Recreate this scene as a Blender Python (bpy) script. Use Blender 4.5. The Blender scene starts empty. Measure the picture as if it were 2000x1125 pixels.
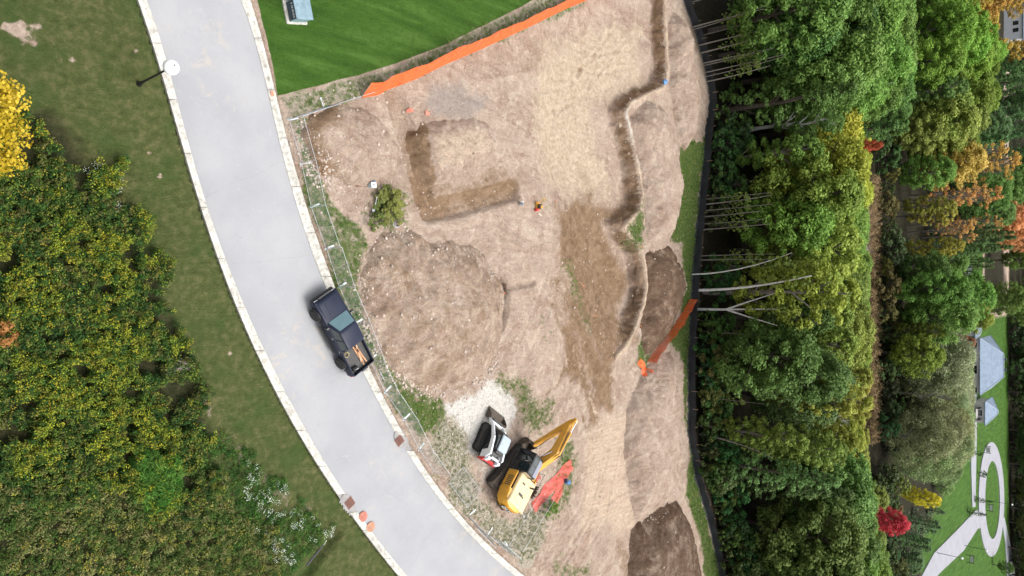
import bpy, bmesh, math, random
import numpy as np
from mathutils import Vector, Matrix
random.seed(7); RNG = np.random.default_rng(11)
R = math.radians
sc = bpy.context.scene

# ------------------------------------------------------------------ camera, sky, sun, exposure
CAM_H, TILT, FPX = 41.0, R(48), 1387.0
cd = bpy.data.cameras.new('camera'); cam = bpy.data.objects.new('camera', cd)
sc.collection.objects.link(cam); sc.camera = cam
cam.location = (0, 0, CAM_H); cam.rotation_euler = (0, -TILT, 0)
cd.sensor_width = 36; cd.lens = 36 * FPX / 2000; cd.clip_end = 6000; cd.clip_start = 0.5
w = bpy.data.worlds.new('World'); sc.world = w; w.use_nodes = True
nt = w.node_tree; nt.nodes.clear()
sky = nt.nodes.new('ShaderNodeTexSky'); sky.sky_type = 'NISHITA'; sky.sun_disc = False
SUN_EL, SUN_AZ = 64, -62            # azimuth from +X towards +Y
sky.sun_elevation = R(SUN_EL); sky.sun_rotation = R(90 - SUN_AZ)
sky.dust_density = 6; sky.air_density = 1.0; sky.ozone_density = 0.6
hs = nt.nodes.new('ShaderNodeHueSaturation'); hs.inputs['Saturation'].default_value = 0.22   # thin even cloud
bg = nt.nodes.new('ShaderNodeBackground'); bg.inputs[1].default_value = 0.15
wo = nt.nodes.new('ShaderNodeOutputWorld')
nt.links.new(sky.outputs[0], hs.inputs['Color']); nt.links.new(hs.outputs[0], bg.inputs[0]); nt.links.new(bg.outputs[0], wo.inputs[0])
sl = bpy.data.lights.new('sun', 'SUN'); sl.energy = 1.0; sl.angle = R(38); sl.color = (1, .965, .9)
so = bpy.data.objects.new('sun', sl); sc.collection.objects.link(so)
sd_ = Vector((math.cos(R(SUN_EL)) * math.cos(R(SUN_AZ)), math.cos(R(SUN_EL)) * math.sin(R(SUN_AZ)), math.sin(R(SUN_EL))))
so.rotation_euler = (-sd_).to_track_quat('-Z', 'Y').to_euler(); so.location = (0, 0, 80)
sc.view_settings.view_transform = 'Standard'; sc.view_settings.look = 'None'
sc.view_settings.exposure = 0.9; sc.view_settings.gamma = 1.0; sc.view_settings.use_curve_mapping = False
sc.cycles.max_bounces = 6; sc.cycles.transparent_max_bounces = 16

# ------------------------------------------------------------------ pixel -> place
_c, _s = math.cos(TILT), math.sin(TILT)
def G(u, v, z=0.0):
    cx = (u - 1000) / FPX; cy = (562.5 - v) / FPX
    t = (CAM_H - z) / (_c - cx * _s)
    return Vector((t * (_s + cx * _c), t * cy, z))
def toPix(X, Y, Z=0.0):
    dz = Z - CAM_H
    r = X * _c + dz * _s; d = X * _s - dz * _c
    return 1000 + FPX * r / d, 562.5 - FPX * Y / d
def gp(pts, z=0.0): return [tuple(G(p[0], p[1], p[2] if len(p) > 2 else z)[:2]) for p in pts]

# ------------------------------------------------------------------ numpy helpers
def sstep(a, b, x):
    t = np.clip((x - a) / (b - a), 0, 1); return t * t * (3 - 2 * t)
def pdist(X, Y, line, closed=False):
    d = np.full(X.shape, 1e9)
    n = len(line)
    for i in range(n if closed else n - 1):
        ax, ay = line[i]; bx, by = line[(i + 1) % n]
        vx, vy = bx - ax, by - ay; L = vx * vx + vy * vy + 1e-12
        t = np.clip(((X - ax) * vx + (Y - ay) * vy) / L, 0, 1)
        d = np.minimum(d, np.hypot(X - ax - t * vx, Y - ay - t * vy))
    return d
def inside(X, Y, poly):
    c = np.zeros(X.shape, bool); n = len(poly)
    for i in range(n):
        ax, ay = poly[i]; bx, by = poly[(i + 1) % n]
        if ay == by: continue
        c ^= ((ay > Y) != (by > Y)) & (X < (bx - ax) * (Y - ay) / (by - ay) + ax)
    return c
def sdf(X, Y, poly):
    d = pdist(X, Y, poly, True); return np.where(inside(X, Y, poly), d, -d)
_perm = np.random.default_rng(3).random((256, 256))
def vnoise(x, y):
    xi = np.floor(x).astype(int); yi = np.floor(y).astype(int); fx = x - xi; fy = y - yi
    fx = fx * fx * (3 - 2 * fx); fy = fy * fy * (3 - 2 * fy)
    g = lambda a, b: _perm[a & 255, b & 255]
    return (g(xi, yi) * (1 - fx) + g(xi + 1, yi) * fx) * (1 - fy) + (g(xi, yi + 1) * (1 - fx) + g(xi + 1, yi + 1) * fx) * fy
def fbm(x, y, o=4):
    r = 0; a = .5; t = 0
    for k in range(o):
        r = r + a * vnoise(x * 2 ** k + 17.3 * k, y * 2 ** k + 9.1 * k); t += a; a *= .5
    return r / t

# ------------------------------------------------------------------ object helpers
def link(o): sc.collection.objects.link(o); return o
def tag(o, label=None, cat=None, group=None, kind=None):
    if label: o['label'] = label
    if cat: o['category'] = cat
    if group: o['group'] = group
    if kind: o['kind'] = kind
    return o
def empty(name, loc=(0, 0, 0), rz=0, label=None, cat=None, group=None):
    o = link(bpy.data.objects.new(name, None)); o.empty_display_size = .3
    o.location = loc; o.rotation_euler = (0, 0, rz)
    return tag(o, label, cat, group)
def np_mesh(name, V, F, mat=None, smooth=False):
    """V (n,3), F (m,k) fixed k"""
    V = np.asarray(V, np.float32); F = np.asarray(F, np.int32)
    me = bpy.data.meshes.new(name); k = F.shape[1]
    me.vertices.add(len(V)); me.vertices.foreach_set('co', V.ravel())
    me.loops.add(F.size); me.loops.foreach_set('vertex_index', F.ravel())
    me.polygons.add(len(F)); me.polygons.foreach_set('loop_start', np.arange(0, F.size, k, dtype=np.int32))
    me.update(calc_edges=True)
    me.polygons.foreach_set('use_smooth', np.full(len(F), smooth, bool))
    if mat: me.materials.append(mat)
    return me
def attr(me, name, data, typ='FLOAT'):
    a = me.attributes.new(name, typ, 'POINT')
    a.data.foreach_set('value' if typ == 'FLOAT' else 'color', np.asarray(data, np.float32).ravel())
class MB:
    def __init__(s): s.v = []; s.f = []
    def add(s, vs, fs):
        o = len(s.v); s.v += [tuple(v) for v in vs]; s.f += [tuple(i + o for i in f) for f in fs]; return s
    def box(s, c, d, rz=0, ry=0, rx=0):
        M = Matrix.Translation(c) @ Matrix.Rotation(rz, 4, 'Z') @ Matrix.Rotation(ry, 4, 'Y') @ Matrix.Rotation(rx, 4, 'X')
        vs = [M @ Vector((x * d[0] / 2, y * d[1] / 2, z * d[2] / 2)) for x in (-1, 1) for y in (-1, 1) for z in (-1, 1)]
        return s.add(vs, [(0, 1, 3, 2), (4, 6, 7, 5), (0, 4, 5, 1), (2, 3, 7, 6), (0, 2, 6, 4), (1, 5, 7, 3)])
    def tube(s, pts, r, n=8, cap=True):
        pts = [Vector(p) for p in pts]; rr = r if isinstance(r, (list, tuple)) else [r] * len(pts)
        vs = []; up = Vector((0, 0, 1))
        for i, p in enumerate(pts):
            t = (pts[min(i + 1, len(pts) - 1)] - pts[max(i - 1, 0)]).normalized()
            a = t.cross(up if abs(t.z) < .95 else Vector((1, 0, 0))).normalized(); b = t.cross(a)
            vs += [p + (a * math.cos(2 * math.pi * k / n) + b * math.sin(2 * math.pi * k / n)) * rr[i] for k in range(n)]
        fs = [(i * n + k, i * n + (k + 1) % n, (i + 1) * n + (k + 1) % n, (i + 1) * n + k) for i in range(len(pts) - 1) for k in range(n)]
        if cap: fs += [tuple(range(n))[::-1], tuple((len(pts) - 1) * n + k for k in range(n))]
        return s.add(vs, fs)
    def prism(s, prof, y0, y1):            # profile in x,z extruded along y
        n = len(prof); vs = [(x, y0, z) for x, z in prof] + [(x, y1, z) for x, z in prof]
        return s.add(vs, [tuple(range(n)), tuple(range(2 * n - 1, n - 1, -1))] + [(i, i + n, (i + 1) % n + n, (i + 1) % n) for i in range(n)])
    def plan(s, poly, z0, z1):             # polygon in x,y extruded along z
        n = len(poly); vs = [(x, y, z0) for x, y in poly] + [(x, y, z1) for x, y in poly]
        return s.add(vs, [tuple(range(n))[::-1], tuple(range(n, 2 * n))] + [(i, (i + 1) % n, (i + 1) % n + n, i + n) for i in range(n)])
    def loft(s, rings):
        n = len(rings[0]); vs = [p for r in rings for p in r]
        fs = [(i * n + k, i * n + (k + 1) % n, (i + 1) * n + (k + 1) % n, (i + 1) * n + k) for i in range(len(rings) - 1) for k in range(n)]
        fs += [tuple(range(n))[::-1], tuple((len(rings) - 1) * n + k for k in range(n))]
        return s.add(vs, fs)
    def quad(s, a, b, c, d): return s.add([a, b, c, d], [(0, 1, 2, 3)])
    def lathe(s, prof, n=16, c=(0, 0, 0)):
        vs = [(c[0] + r * math.cos(2 * math.pi * k / n), c[1] + r * math.sin(2 * math.pi * k / n), c[2] + z) for r, z in prof for k in range(n)]
        fs = [(i * n + k, i * n + (k + 1) % n, (i + 1) * n + (k + 1) % n, (i + 1) * n + k) for i in range(len(prof) - 1) for k in range(n)]
        fs += [tuple(range(n))[::-1], tuple((len(prof) - 1) * n + k for k in range(n))]
        return s.add(vs, fs)
    def mesh(s, name, mat, bevel=0, smooth=False):
        me = bpy.data.meshes.new(name); me.from_pydata(s.v, [], s.f)
        bm = bmesh.new(); bm.from_mesh(me)
        bmesh.ops.recalc_face_normals(bm, faces=bm.faces)
        if bevel:
            es = [e for e in bm.edges if len(e.link_faces) == 2 and e.calc_face_angle(0) > .45]
            bmesh.ops.bevel(bm, geom=es, offset=bevel, segments=2, affect='EDGES', profile=.5, clamp_overlap=True)
        bm.to_mesh(me); bm.free()
        if mat: me.materials.append(mat)
        if smooth:
            me.polygons.foreach_set('use_smooth', np.ones(len(me.polygons), bool))
            try: me.set_sharp_from_angle(angle=R(35))
            except Exception: pass
        return me
    def build(s, name, mat, parent=None, bevel=0, smooth=False, loc=None):
        o = link(bpy.data.objects.new(name, s.mesh(name, mat, bevel, smooth))); o.parent = parent
        if loc is not None: o.location = loc
        return o
def copy_tree(o, parent=None):
    c = link(o.copy()); c.parent = parent
    for ch in o.children: copy_tree(ch, c)
    return c

# ------------------------------------------------------------------ materials
def new_mat(name):
    m = bpy.data.materials.new(name); m.use_nodes = True; n = m.node_tree
    return m, n, n.nodes['Principled BSDF']
def N(n, t, **k):
    x = n.nodes.new(t)
    for a, b in k.items(): setattr(x, a, b)
    return x
def noise(n, scale, detail=5, rough=.6, vec=None, dist=0):
    x = N(n, 'ShaderNodeTexNoise'); x.inputs['Scale'].default_value = scale; x.inputs['Detail'].default_value = detail
    x.inputs['Roughness'].default_value = rough; x.inputs['Distortion'].default_value = dist
    if vec: n.links.new(vec, x.inputs['Vector'])
    return x.outputs['Fac']
def noise_c(n, scale, vec):
    x = N(n, 'ShaderNodeTexNoise'); x.inputs['Scale'].default_value = scale; x.inputs['Detail'].default_value = 6; n.links.new(vec, x.inputs['Vector']); return x.outputs['Color']
def ramp(n, fac, stops):
    x = N(n, 'ShaderNodeValToRGB'); n.links.new(fac, x.inputs[0]); e = x.color_ramp.elements
    while len(e) < len(stops): e.new(.5)
    for i, (p, c) in enumerate(stops):
        e[i].position = p; e[i].color = (*c, 1) if len(c) == 3 else c
    return x.outputs[0]
def mixc(n, fac, a, b, blend='MIX'):
    x = N(n, 'ShaderNodeMix'); x.data_type = 'RGBA'; x.blend_type = blend
    for sck, val in ((0, fac), (6, a), (7, b)):
        if isinstance(val, (int, float)): x.inputs[sck].default_value = val
        elif isinstance(val, tuple): x.inputs[sck].default_value = (*val, 1) if len(val) == 3 else val
        else: n.links.new(val, x.inputs[sck])
    return x.outputs[2]
def math_(n, op, a, b=None, clamp=False):
    x = N(n, 'ShaderNodeMath'); x.operation = op; x.use_clamp = clamp
    for i, val in enumerate((a, b)):
        if val is None: continue
        if isinstance(val, (int, float)): x.inputs[i].default_value = val
        else: n.links.new(val, x.inputs[i])
    return x.outputs[0]
def maprange(n, v, a, b, c=0., d=1.):
    x = N(n, 'ShaderNodeMapRange'); x.interpolation_type = 'SMOOTHSTEP'; n.links.new(v, x.inputs[0])
    for i, q in enumerate((a, b, c, d)): x.inputs[i + 1].default_value = q
    return x.outputs[0]
def bump(n, b, h, strength=.5, dist=.05):
    x = N(n, 'ShaderNodeBump'); x.inputs['Strength'].default_value = strength; x.inputs['Distance'].default_value = dist
    n.links.new(h, x.inputs['Height']); n.links.new(x.outputs[0], b.inputs['Normal'])
def pos(n): return N(n, 'ShaderNodeNewGeometry').outputs['Position']
def objc(n): return N(n, 'ShaderNodeTexCoord').outputs['Object']
def simple(name, col, rough=.6, metal=0, var=.12, scale=3, coat=0, dirt=None, bmp=0, spec=.5, emit=None):
    m, n, b = new_mat(name)
    fac = noise(n, scale, 6, .65, objc(n))
    dk = tuple(x * (1 - 2 * var) for x in col); lt = tuple(min(1, x * (1 + 1.5 * var)) for x in col)
    c = ramp(n, fac, [(.3, dk), (.5, col), (.72, lt)])
    if dirt:
        f2 = noise(n, scale * 2.3, 8, .75, objc(n)); c = mixc(n, maprange(n, f2, .48, .68, 0, dirt[1]), c, dirt[0])
    n.links.new(c, b.inputs['Base Color'])
    b.inputs['Roughness'].default_value = rough; b.inputs['Metallic'].default_value = metal
    b.inputs['Coat Weight'].default_value = coat; b.inputs['Specular IOR Level'].default_value = spec
    if bmp: bump(n, b, noise(n, scale * 8, 5, .6, objc(n)), .6, bmp)
    return m

# terrain soil: colours come from masks of what lies there, broken up by noise
def soil_material():
    m, n, b = new_mat('soil_and_grass'); p = pos(n)
    def at(nm):
        a = N(n, 'ShaderNodeAttribute'); a.attribute_name = nm; s = N(n, 'ShaderNodeSeparateColor'); n.links.new(a.outputs['Color'], s.inputs[0])
        return s.outputs[0], s.outputs[1], s.outputs[2], a.outputs['Alpha']
    grass, lawn, rough, floor = at('veg'); pale, sand, clay, dark = at('soil'); lime, speck, grey, streak = at('misc')
    n1 = noise(n, .35, 8, .62, p); n2 = noise(n, 2.2, 8, .7, p); n3 = noise(n, 9, 6, .75, p); n4 = noise(n, 30, 3, .7, p)
    mp = N(n, 'ShaderNodeMapping'); mp.inputs['Rotation'].default_value = (0, 0, R(28)); mp.inputs['Scale'].default_value = (.35, 3.2, 1)
    n.links.new(p, mp.inputs[0]); st = noise(n, 1.1, 7, .72, mp.outputs[0], .6)
    def fac(mask, nz, amp=1.1, lo=.3, hi=.7):
        return maprange(n, math_(n, 'ADD', mask, math_(n, 'MULTIPLY', math_(n, 'SUBTRACT', nz, .5), amp)), lo, hi)
    c = ramp(n, n1, [(.3, (.29, .21, .163)), (.48, (.375, .285, .228)), (.68, (.45, .36, .292))])
    c = mixc(n, maprange(n, n2, .35, .7, 0, .5), c, (.44, .35, .28))
    pt = noise(n, .75, 10, .68, p, 1.2); pt2 = noise(n, .42, 9, .7, mixc(n, 1.0, p, (31., 17., 0.), 'ADD'), .9)
    c = mixc(n, maprange(n, pt, .51, .6, 0, .62), c, (.53, .44, .355)); c = mixc(n, maprange(n, pt2, .53, .62, 0, .55), c, (.27, .175, .128))
    c = mixc(n, maprange(n, pt, .45, .38, 0, .4), c, (.30, .22, .175))
    c = mixc(n, maprange(n, st, .5, .68, 0, .4), c, (.42, .34, .265))
    c = mixc(n, maprange(n, st, .47, .3, 0, .32), c, (.215, .148, .105))
    mp3 = N(n, 'ShaderNodeMapping'); mp3.inputs['Rotation'].default_value = (0, 0, R(-62)); mp3.inputs['Scale'].default_value = (.3, 4.5, 1)
    n.links.new(p, mp3.inputs[0]); st2 = noise(n, 1.6, 7, .75, mp3.outputs[0], .8); sel = maprange(n, noise(n, .16, 3, .5, p), .45, .6)
    c = mixc(n, math_(n, 'MULTIPLY', sel, maprange(n, st2, .52, .66, 0, .5)), c, (.46, .37, .29))
    c = mixc(n, math_(n, 'MULTIPLY', sel, maprange(n, st2, .46, .32, 0, .45)), c, (.20, .135, .095))
    c = mixc(n, math_(n, 'MULTIPLY', fac(sand, pt), .75), c, ramp(n, n2, [(.3, (.36, .27, .18)), (.5, (.50, .41, .30)), (.7, (.60, .51, .39))]))
    c = mixc(n, math_(n, 'MULTIPLY', fac(clay, n2, 1.0, .2, .7), .92), c, mixc(n, .45, ramp(n, n2, [(.3, (.13, .08, .042)), (.55, (.24, .16, .093)), (.75, (.30, .18, .12))]), ramp(n, pt, [(.4, (.13, .08, .045)), (.5, (.23, .15, .095)), (.6, (.33, .225, .155))])))
    c = mixc(n, math_(n, 'MULTIPLY', fac(grey, n2, .6), .7), c, (.29, .255, .235))
    c = mixc(n, math_(n, 'MULTIPLY', fac(pale, n2, .7), .9), c, ramp(n, st, [(.3, (.40, .30, .22)), (.7, (.58, .47, .36))]))
    c = mixc(n, fac(dark, n2, .5), c, ramp(n, n3, [(.3, (.085, .052, .034)), (.7, (.15, .10, .07))]))
    c = mixc(n, fac(lime, n2, 1.0), c, ramp(n, n3, [(.3, (.44, .41, .37)), (.6, (.66, .64, .60))]))
    # little stones in the soil
    vo = N(n, 'ShaderNodeTexVoronoi'); vo.inputs['Scale'].default_value = 5.5; vo.inputs['Randomness'].default_value = 1; n.links.new(p, vo.inputs['Vector'])
    stf = math_(n, 'MULTIPLY', maprange(n, vo.outputs['Distance'], .2, .1), maprange(n, n2, .52, .66))
    c = mixc(n, math_(n, 'MULTIPLY', stf, .55), c, (.46, .39, .33))
    gr = ramp(n, n3, [(.28, (.56, .52, .50)), (.46, (.92, .91, .90)), (.56, (1.05, 1.05, 1.05)), (.74, (1.34, 1.33, 1.32))]); c = mixc(n, .7, c, gr, 'MULTIPLY')
    gr2 = ramp(n, noise(n, 3.6, 9, .78, p, .4), [(.3, (.68, .63, .60)), (.5, (1, 1, 1)), (.7, (1.16, 1.15, 1.13))]); c = mixc(n, .8, c, gr2, 'MULTIPLY')
    vg = ramp(n, n3, [(.3, (.11, .10, .06)), (.42, (.2, .18, .12)), (.5, (.40, .36, .29)), (.75, (.52, .48, .41))])
    c = mixc(n, fac(speck, n2, .6), c, vg)
    # grass: verge, lawn, rough
    vgc = ramp(n, n2, [(.28, (.046, .062, .02)), (.5, (.080, .096, .032)), (.72, (.16, .148, .07))])
    vgc = mixc(n, maprange(n, n1, .45, .7, 0, .7), vgc, (.045, .082, .02)); vgc = mixc(n, maprange(n, n3, .58, .8, 0, .5), vgc, (.19, .17, .09))
    vgc = mixc(n, .8, vgc, ramp(n, n4, [(.3, (.6, .6, .6)), (.5, (1, 1, 1)), (.7, (1.4, 1.38, 1.3))]), 'MULTIPLY')
    c = mixc(n, fac(grass, n2, .7, .4, .6), c, vgc)
    mp2 = N(n, 'ShaderNodeMapping'); mp2.inputs['Rotation'].default_value = (0, 0, R(18)); mp2.inputs['Scale'].default_value = (.12, 1.0, 1)
    n.links.new(p, mp2.inputs[0]); mow = noise(n, 1.3, 5, .6, mp2.outputs[0])
    lc = ramp(n, mow, [(.35, (.026, .070, .008)), (.5, (.042, .104, .013)), (.65, (.072, .145, .026))]); lc = mixc(n, maprange(n, n3, .35, .75, 0, .55), lc, (.085, .15, .035)); lc = mixc(n, .8, lc, ramp(n, n4, [(.3, (.6, .6, .6)), (.5, (1, 1, 1)), (.7, (1.4, 1.35, 1.3))]), 'MULTIPLY'); lc = mixc(n, maprange(n, n2, .55, .3, 0, .5), lc, (.03, .072, .010))
    c = mixc(n, fac(lawn, n3, .6, .4, .6), c, lc)
    rc = ramp(n, n3, [(.3, (.045, .075, .016)), (.5, (.085, .12, .034)), (.7, (.19, .19, .09))])
    c = mixc(n, fac(rough, math_(n, 'ADD', math_(n, 'MULTIPLY', n2, .6), math_(n, 'MULTIPLY', n3, .4)), 2.0, .38, .72), c, rc)
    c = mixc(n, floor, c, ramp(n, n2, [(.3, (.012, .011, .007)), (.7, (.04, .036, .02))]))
    c = mixc(n, maprange(n, n4, .3, .75, 0, .3), c, mixc(n, .5, c, (0, 0, 0)))
    n.links.new(c, b.inputs['Base Color']); b.inputs['Roughness'].default_value = .95; b.inputs['Specular IOR Level'].default_value = .1
    bump(n, b, math_(n, 'ADD', math_(n, 'ADD', n3, math_(n, 'MULTIPLY', n2, 1.6)), math_(n, 'MULTIPLY', st, .8)), .9, .16)
    return m
MSOIL = soil_material()
def leaf_material():
    m, n, b = new_mat('foliage')
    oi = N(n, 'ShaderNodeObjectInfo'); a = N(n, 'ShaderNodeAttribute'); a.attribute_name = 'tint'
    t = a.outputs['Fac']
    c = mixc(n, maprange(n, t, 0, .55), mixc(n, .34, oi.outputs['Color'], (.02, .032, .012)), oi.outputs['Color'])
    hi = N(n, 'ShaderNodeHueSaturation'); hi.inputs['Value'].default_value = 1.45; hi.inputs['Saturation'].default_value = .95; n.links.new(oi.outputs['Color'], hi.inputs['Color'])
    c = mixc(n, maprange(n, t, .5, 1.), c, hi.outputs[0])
    b.inputs['Roughness'].default_value = .7; b.inputs['Specular IOR Level'].default_value = .25
    n.links.new(c, b.inputs['Base Color'])
    tr = N(n, 'ShaderNodeBsdfTranslucent'); n.links.new(c, tr.inputs[0]); mx = N(n, 'ShaderNodeMixShader'); mx.inputs[0].default_value = .3
    n.links.new(b.outputs[0], mx.inputs[1]); n.links.new(tr.outputs[0], mx.inputs[2]); n.links.new(mx.outputs[0], n.nodes['Material Output'].inputs[0])
    return m
MLEAF = leaf_material()
def herb_material():
    m, n, b = new_mat('herbs'); a = N(n, 'ShaderNodeAttribute'); a.attribute_name = 'Col'
    n.links.new(a.outputs['Color'], b.inputs['Base Color']); b.inputs['Roughness'].default_value = .8; b.inputs['Specular IOR Level'].default_value = .15
    tr = N(n, 'ShaderNodeBsdfTranslucent'); n.links.new(a.outputs['Color'], tr.inputs[0]); mx = N(n, 'ShaderNodeMixShader'); mx.inputs[0].default_value = .25
    n.links.new(b.outputs[0], mx.inputs[1]); n.links.new(tr.outputs[0], mx.inputs[2]); n.links.new(mx.outputs[0], n.nodes['Material Output'].inputs[0])
    return m
MHERB = herb_material()
def asphalt_material():
    m, n, b = new_mat('worn_asphalt'); p = pos(n)
    n1 = noise(n, .22, 6, .6, p); n2 = noise(n, 1.6, 7, .65, p); n3 = noise(n, 40, 4, .7, p)
    c = ramp(n, n1, [(.3, (.25, .256, .272)), (.5, (.282, .286, .30)), (.7, (.315, .315, .322))])
    c = mixc(n, maprange(n, n2, .55, .75, 0, .35), c, (.22, .228, .245)); c = mixc(n, maprange(n, n2, .42, .25, 0, .5), c, (.36, .343, .327))
    c = mixc(n, maprange(n, n3, .4, .8, 0, .4), c, (.24, .24, .25))
    vo = N(n, 'ShaderNodeTexVoronoi'); vo.feature = 'DISTANCE_TO_EDGE'; vo.inputs['Scale'].default_value = .09; n.links.new(mixc(n, 1.0, p, mixc(n, .5, (0, 0, 0), noise_c(n, .6, p)), 'ADD'), vo.inputs['Vector'])
    c = mixc(n, maprange(n, vo.outputs['Distance'], .0014, .0005, 0, .28), c, (.17, .165, .16))
    st = noise(n, .5, 3, .5, p); sp = noise(n, 3.5, 5, .7, p)
    c = mixc(n, math_(n, 'MULTIPLY', maprange(n, st, .6, .7), maprange(n, sp, .55, .7, 0, .5)), c, (.17, .165, .165))
    wv = noise(n, .12, 4, .55, p); mud = noise(n, 1.1, 9, .72, p, .8)
    c = mixc(n, math_(n, 'MULTIPLY', maprange(n, wv, .5, .62), maprange(n, mud, .5, .66, 0, .55)), c, (.38, .335, .285))
    c = mixc(n, maprange(n, noise(n, 6, 8, .75, p), .56, .75, 0, .45), c, (.19, .19, .195))
    n.links.new(c, b.inputs['Base Color']); b.inputs['Roughness'].default_value = .85; b.inputs['Specular IOR Level'].default_value = .3
    bump(n, b, n3, .4, .01); return m
MASPH = asphalt_material()
MCONC = simple('kerb_concrete', (.45, .435, .395), .9, var=.16, scale=1.6, dirt=((.17, .15, .12), .8), bmp=.01)
MCONC2 = simple('grey_concrete', (.25, .24, .235), .9, var=.12, scale=2, dirt=((.2, .18, .16), .5), bmp=.01)
MRUST = simple('rusty_iron', (.17, .075, .055), .8, var=.25, scale=9, dirt=((.1, .05, .04), .6))
MBLACK = simple('black_paint', (.012, .012, .013), .45, var=.1)
MRUB = simple('rubber', (.018, .018, .019), .85, var=.2, scale=6, dirt=((.09, .075, .06), .35))
MTRACK = simple('track_steel_muddy', (.07, .055, .042), .8, metal=.2, var=.3, scale=6, dirt=((.2, .155, .115), .8))
MSTEEL = simple('galvanised_steel', (.50, .53, .56), .45, metal=.55, var=.12, scale=5)
MWHITE = simple('white_paint', (.72, .74, .76), .5, var=.06, scale=2)
MGLOBE = simple('opal_globe', (.82, .84, .85), .25, var=.02, coat=.4)
MWOOD = simple('raw_lumber', (.42, .24, .13), .8, var=.25, scale=7)
MPOST = simple('weathered_stake', (.38, .27, .17), .85, var=.25, scale=7)
MORANGE = simple('orange_netting', (.72, .13, .035), .6, var=.12, scale=2, spec=.3)
MRED = simple('red_netting', (.58, .11, .085), .6, var=.15, scale=2, spec=.3)
MSILT = simple('black_geotextile', (.014, .016, .02), .75, var=.25, scale=2)
MGLASS = simple('dark_glass', (.012, .022, .024), .06, var=.1, spec=.8, coat=1)
MNAVY = simple('truck_black_paint', (.014, .018, .036), .42, var=.05, coat=.0, spec=.22)
MCHROME = simple('chrome', (.6, .6, .62), .15, metal=1, var=.05)
MYEL = simple('machine_yellow', (.62, .30, .02), .42, var=.08, scale=1.5, coat=.2, dirt=((.30, .19, .09), .4))
MCHAR = simple('charcoal_metal', (.035, .034, .034), .55, var=.15, scale=4, dirt=((.12, .1, .08), .4))
MLGREY = simple('light_grey_panel', (.20, .21, .26), .4, var=.06, coat=.2)
MREDP = simple('red_paint', (.5, .03, .03), .4, var=.08, coat=.3)
MGREYP = simple('cabinet_blue_grey', (.20, .30, .33), .5, var=.08, scale=3)
MNAVYC = simple('cabinet_dark_side', (.035, .055, .08), .5, var=.1)
MROOF = None

# ------------------------------------------------------------------ the road lines (traced kerbs, smooth curves)
def curve_uv(pts):
    v = np.array([p[1] for p in pts], float); u = np.array([p[0] for p in pts], float)
    return np.polyfit(v / 1000, u, 5)
KLO = curve_uv([(268, 0), (302, 114), (336, 213), (363, 313), (387, 395), (409, 462), (441, 551), (487, 661), (515, 725), (550, 792), (589, 857), (625, 910), (664, 977), (685, 1009), (728, 1066), (777, 1123)])
KLI = curve_uv([(286, 0), (331, 142), (359, 249), (403, 395), (427, 469), (455, 547), (498, 643), (555, 770), (596, 835), (635, 896), (671, 962), (692, 993), (738, 1057), (795, 1123)])
KRI = curve_uv([(471, 0), (483, 39), (523, 185), (555, 299), (576, 392), (596, 458), (628, 547), (706, 714), (731, 770), (742, 792), (772, 848), (795, 881), (824, 924), (866, 988), (927, 1052), (1001, 1121)])
KRO = curve_uv([(487, 0), (515, 107), (540, 199), (569, 302), (591, 385), (612, 451), (644, 547), (714, 711), (724, 725), (756, 792), (781, 839), (818, 899), (845, 935), (891, 1002), (959, 1073), (1020, 1121)])
def wline(co, z, vs): return [G(np.polyval(co, v / 1000), v, z) for v in vs]
VS = np.linspace(-30, 1150, 237)
def extend(line, d=60):
    a = (line[0] - line[3]).normalized(); b = (line[-1] - line[-4]).normalized()
    return [line[0] + a * d] + line + [line[-1] + b * d]
LO, LI, RI, RO = [extend(wline(k, 0, VS)) for k in (KLO, KLI, KRI, KRO)]
xy = lambda L: [(p.x, p.y) for p in L]
ROADPOLY = xy(LO[::6] + [LO[-1]]) + xy(RO[::6] + [RO[-1]])[::-1]

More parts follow.
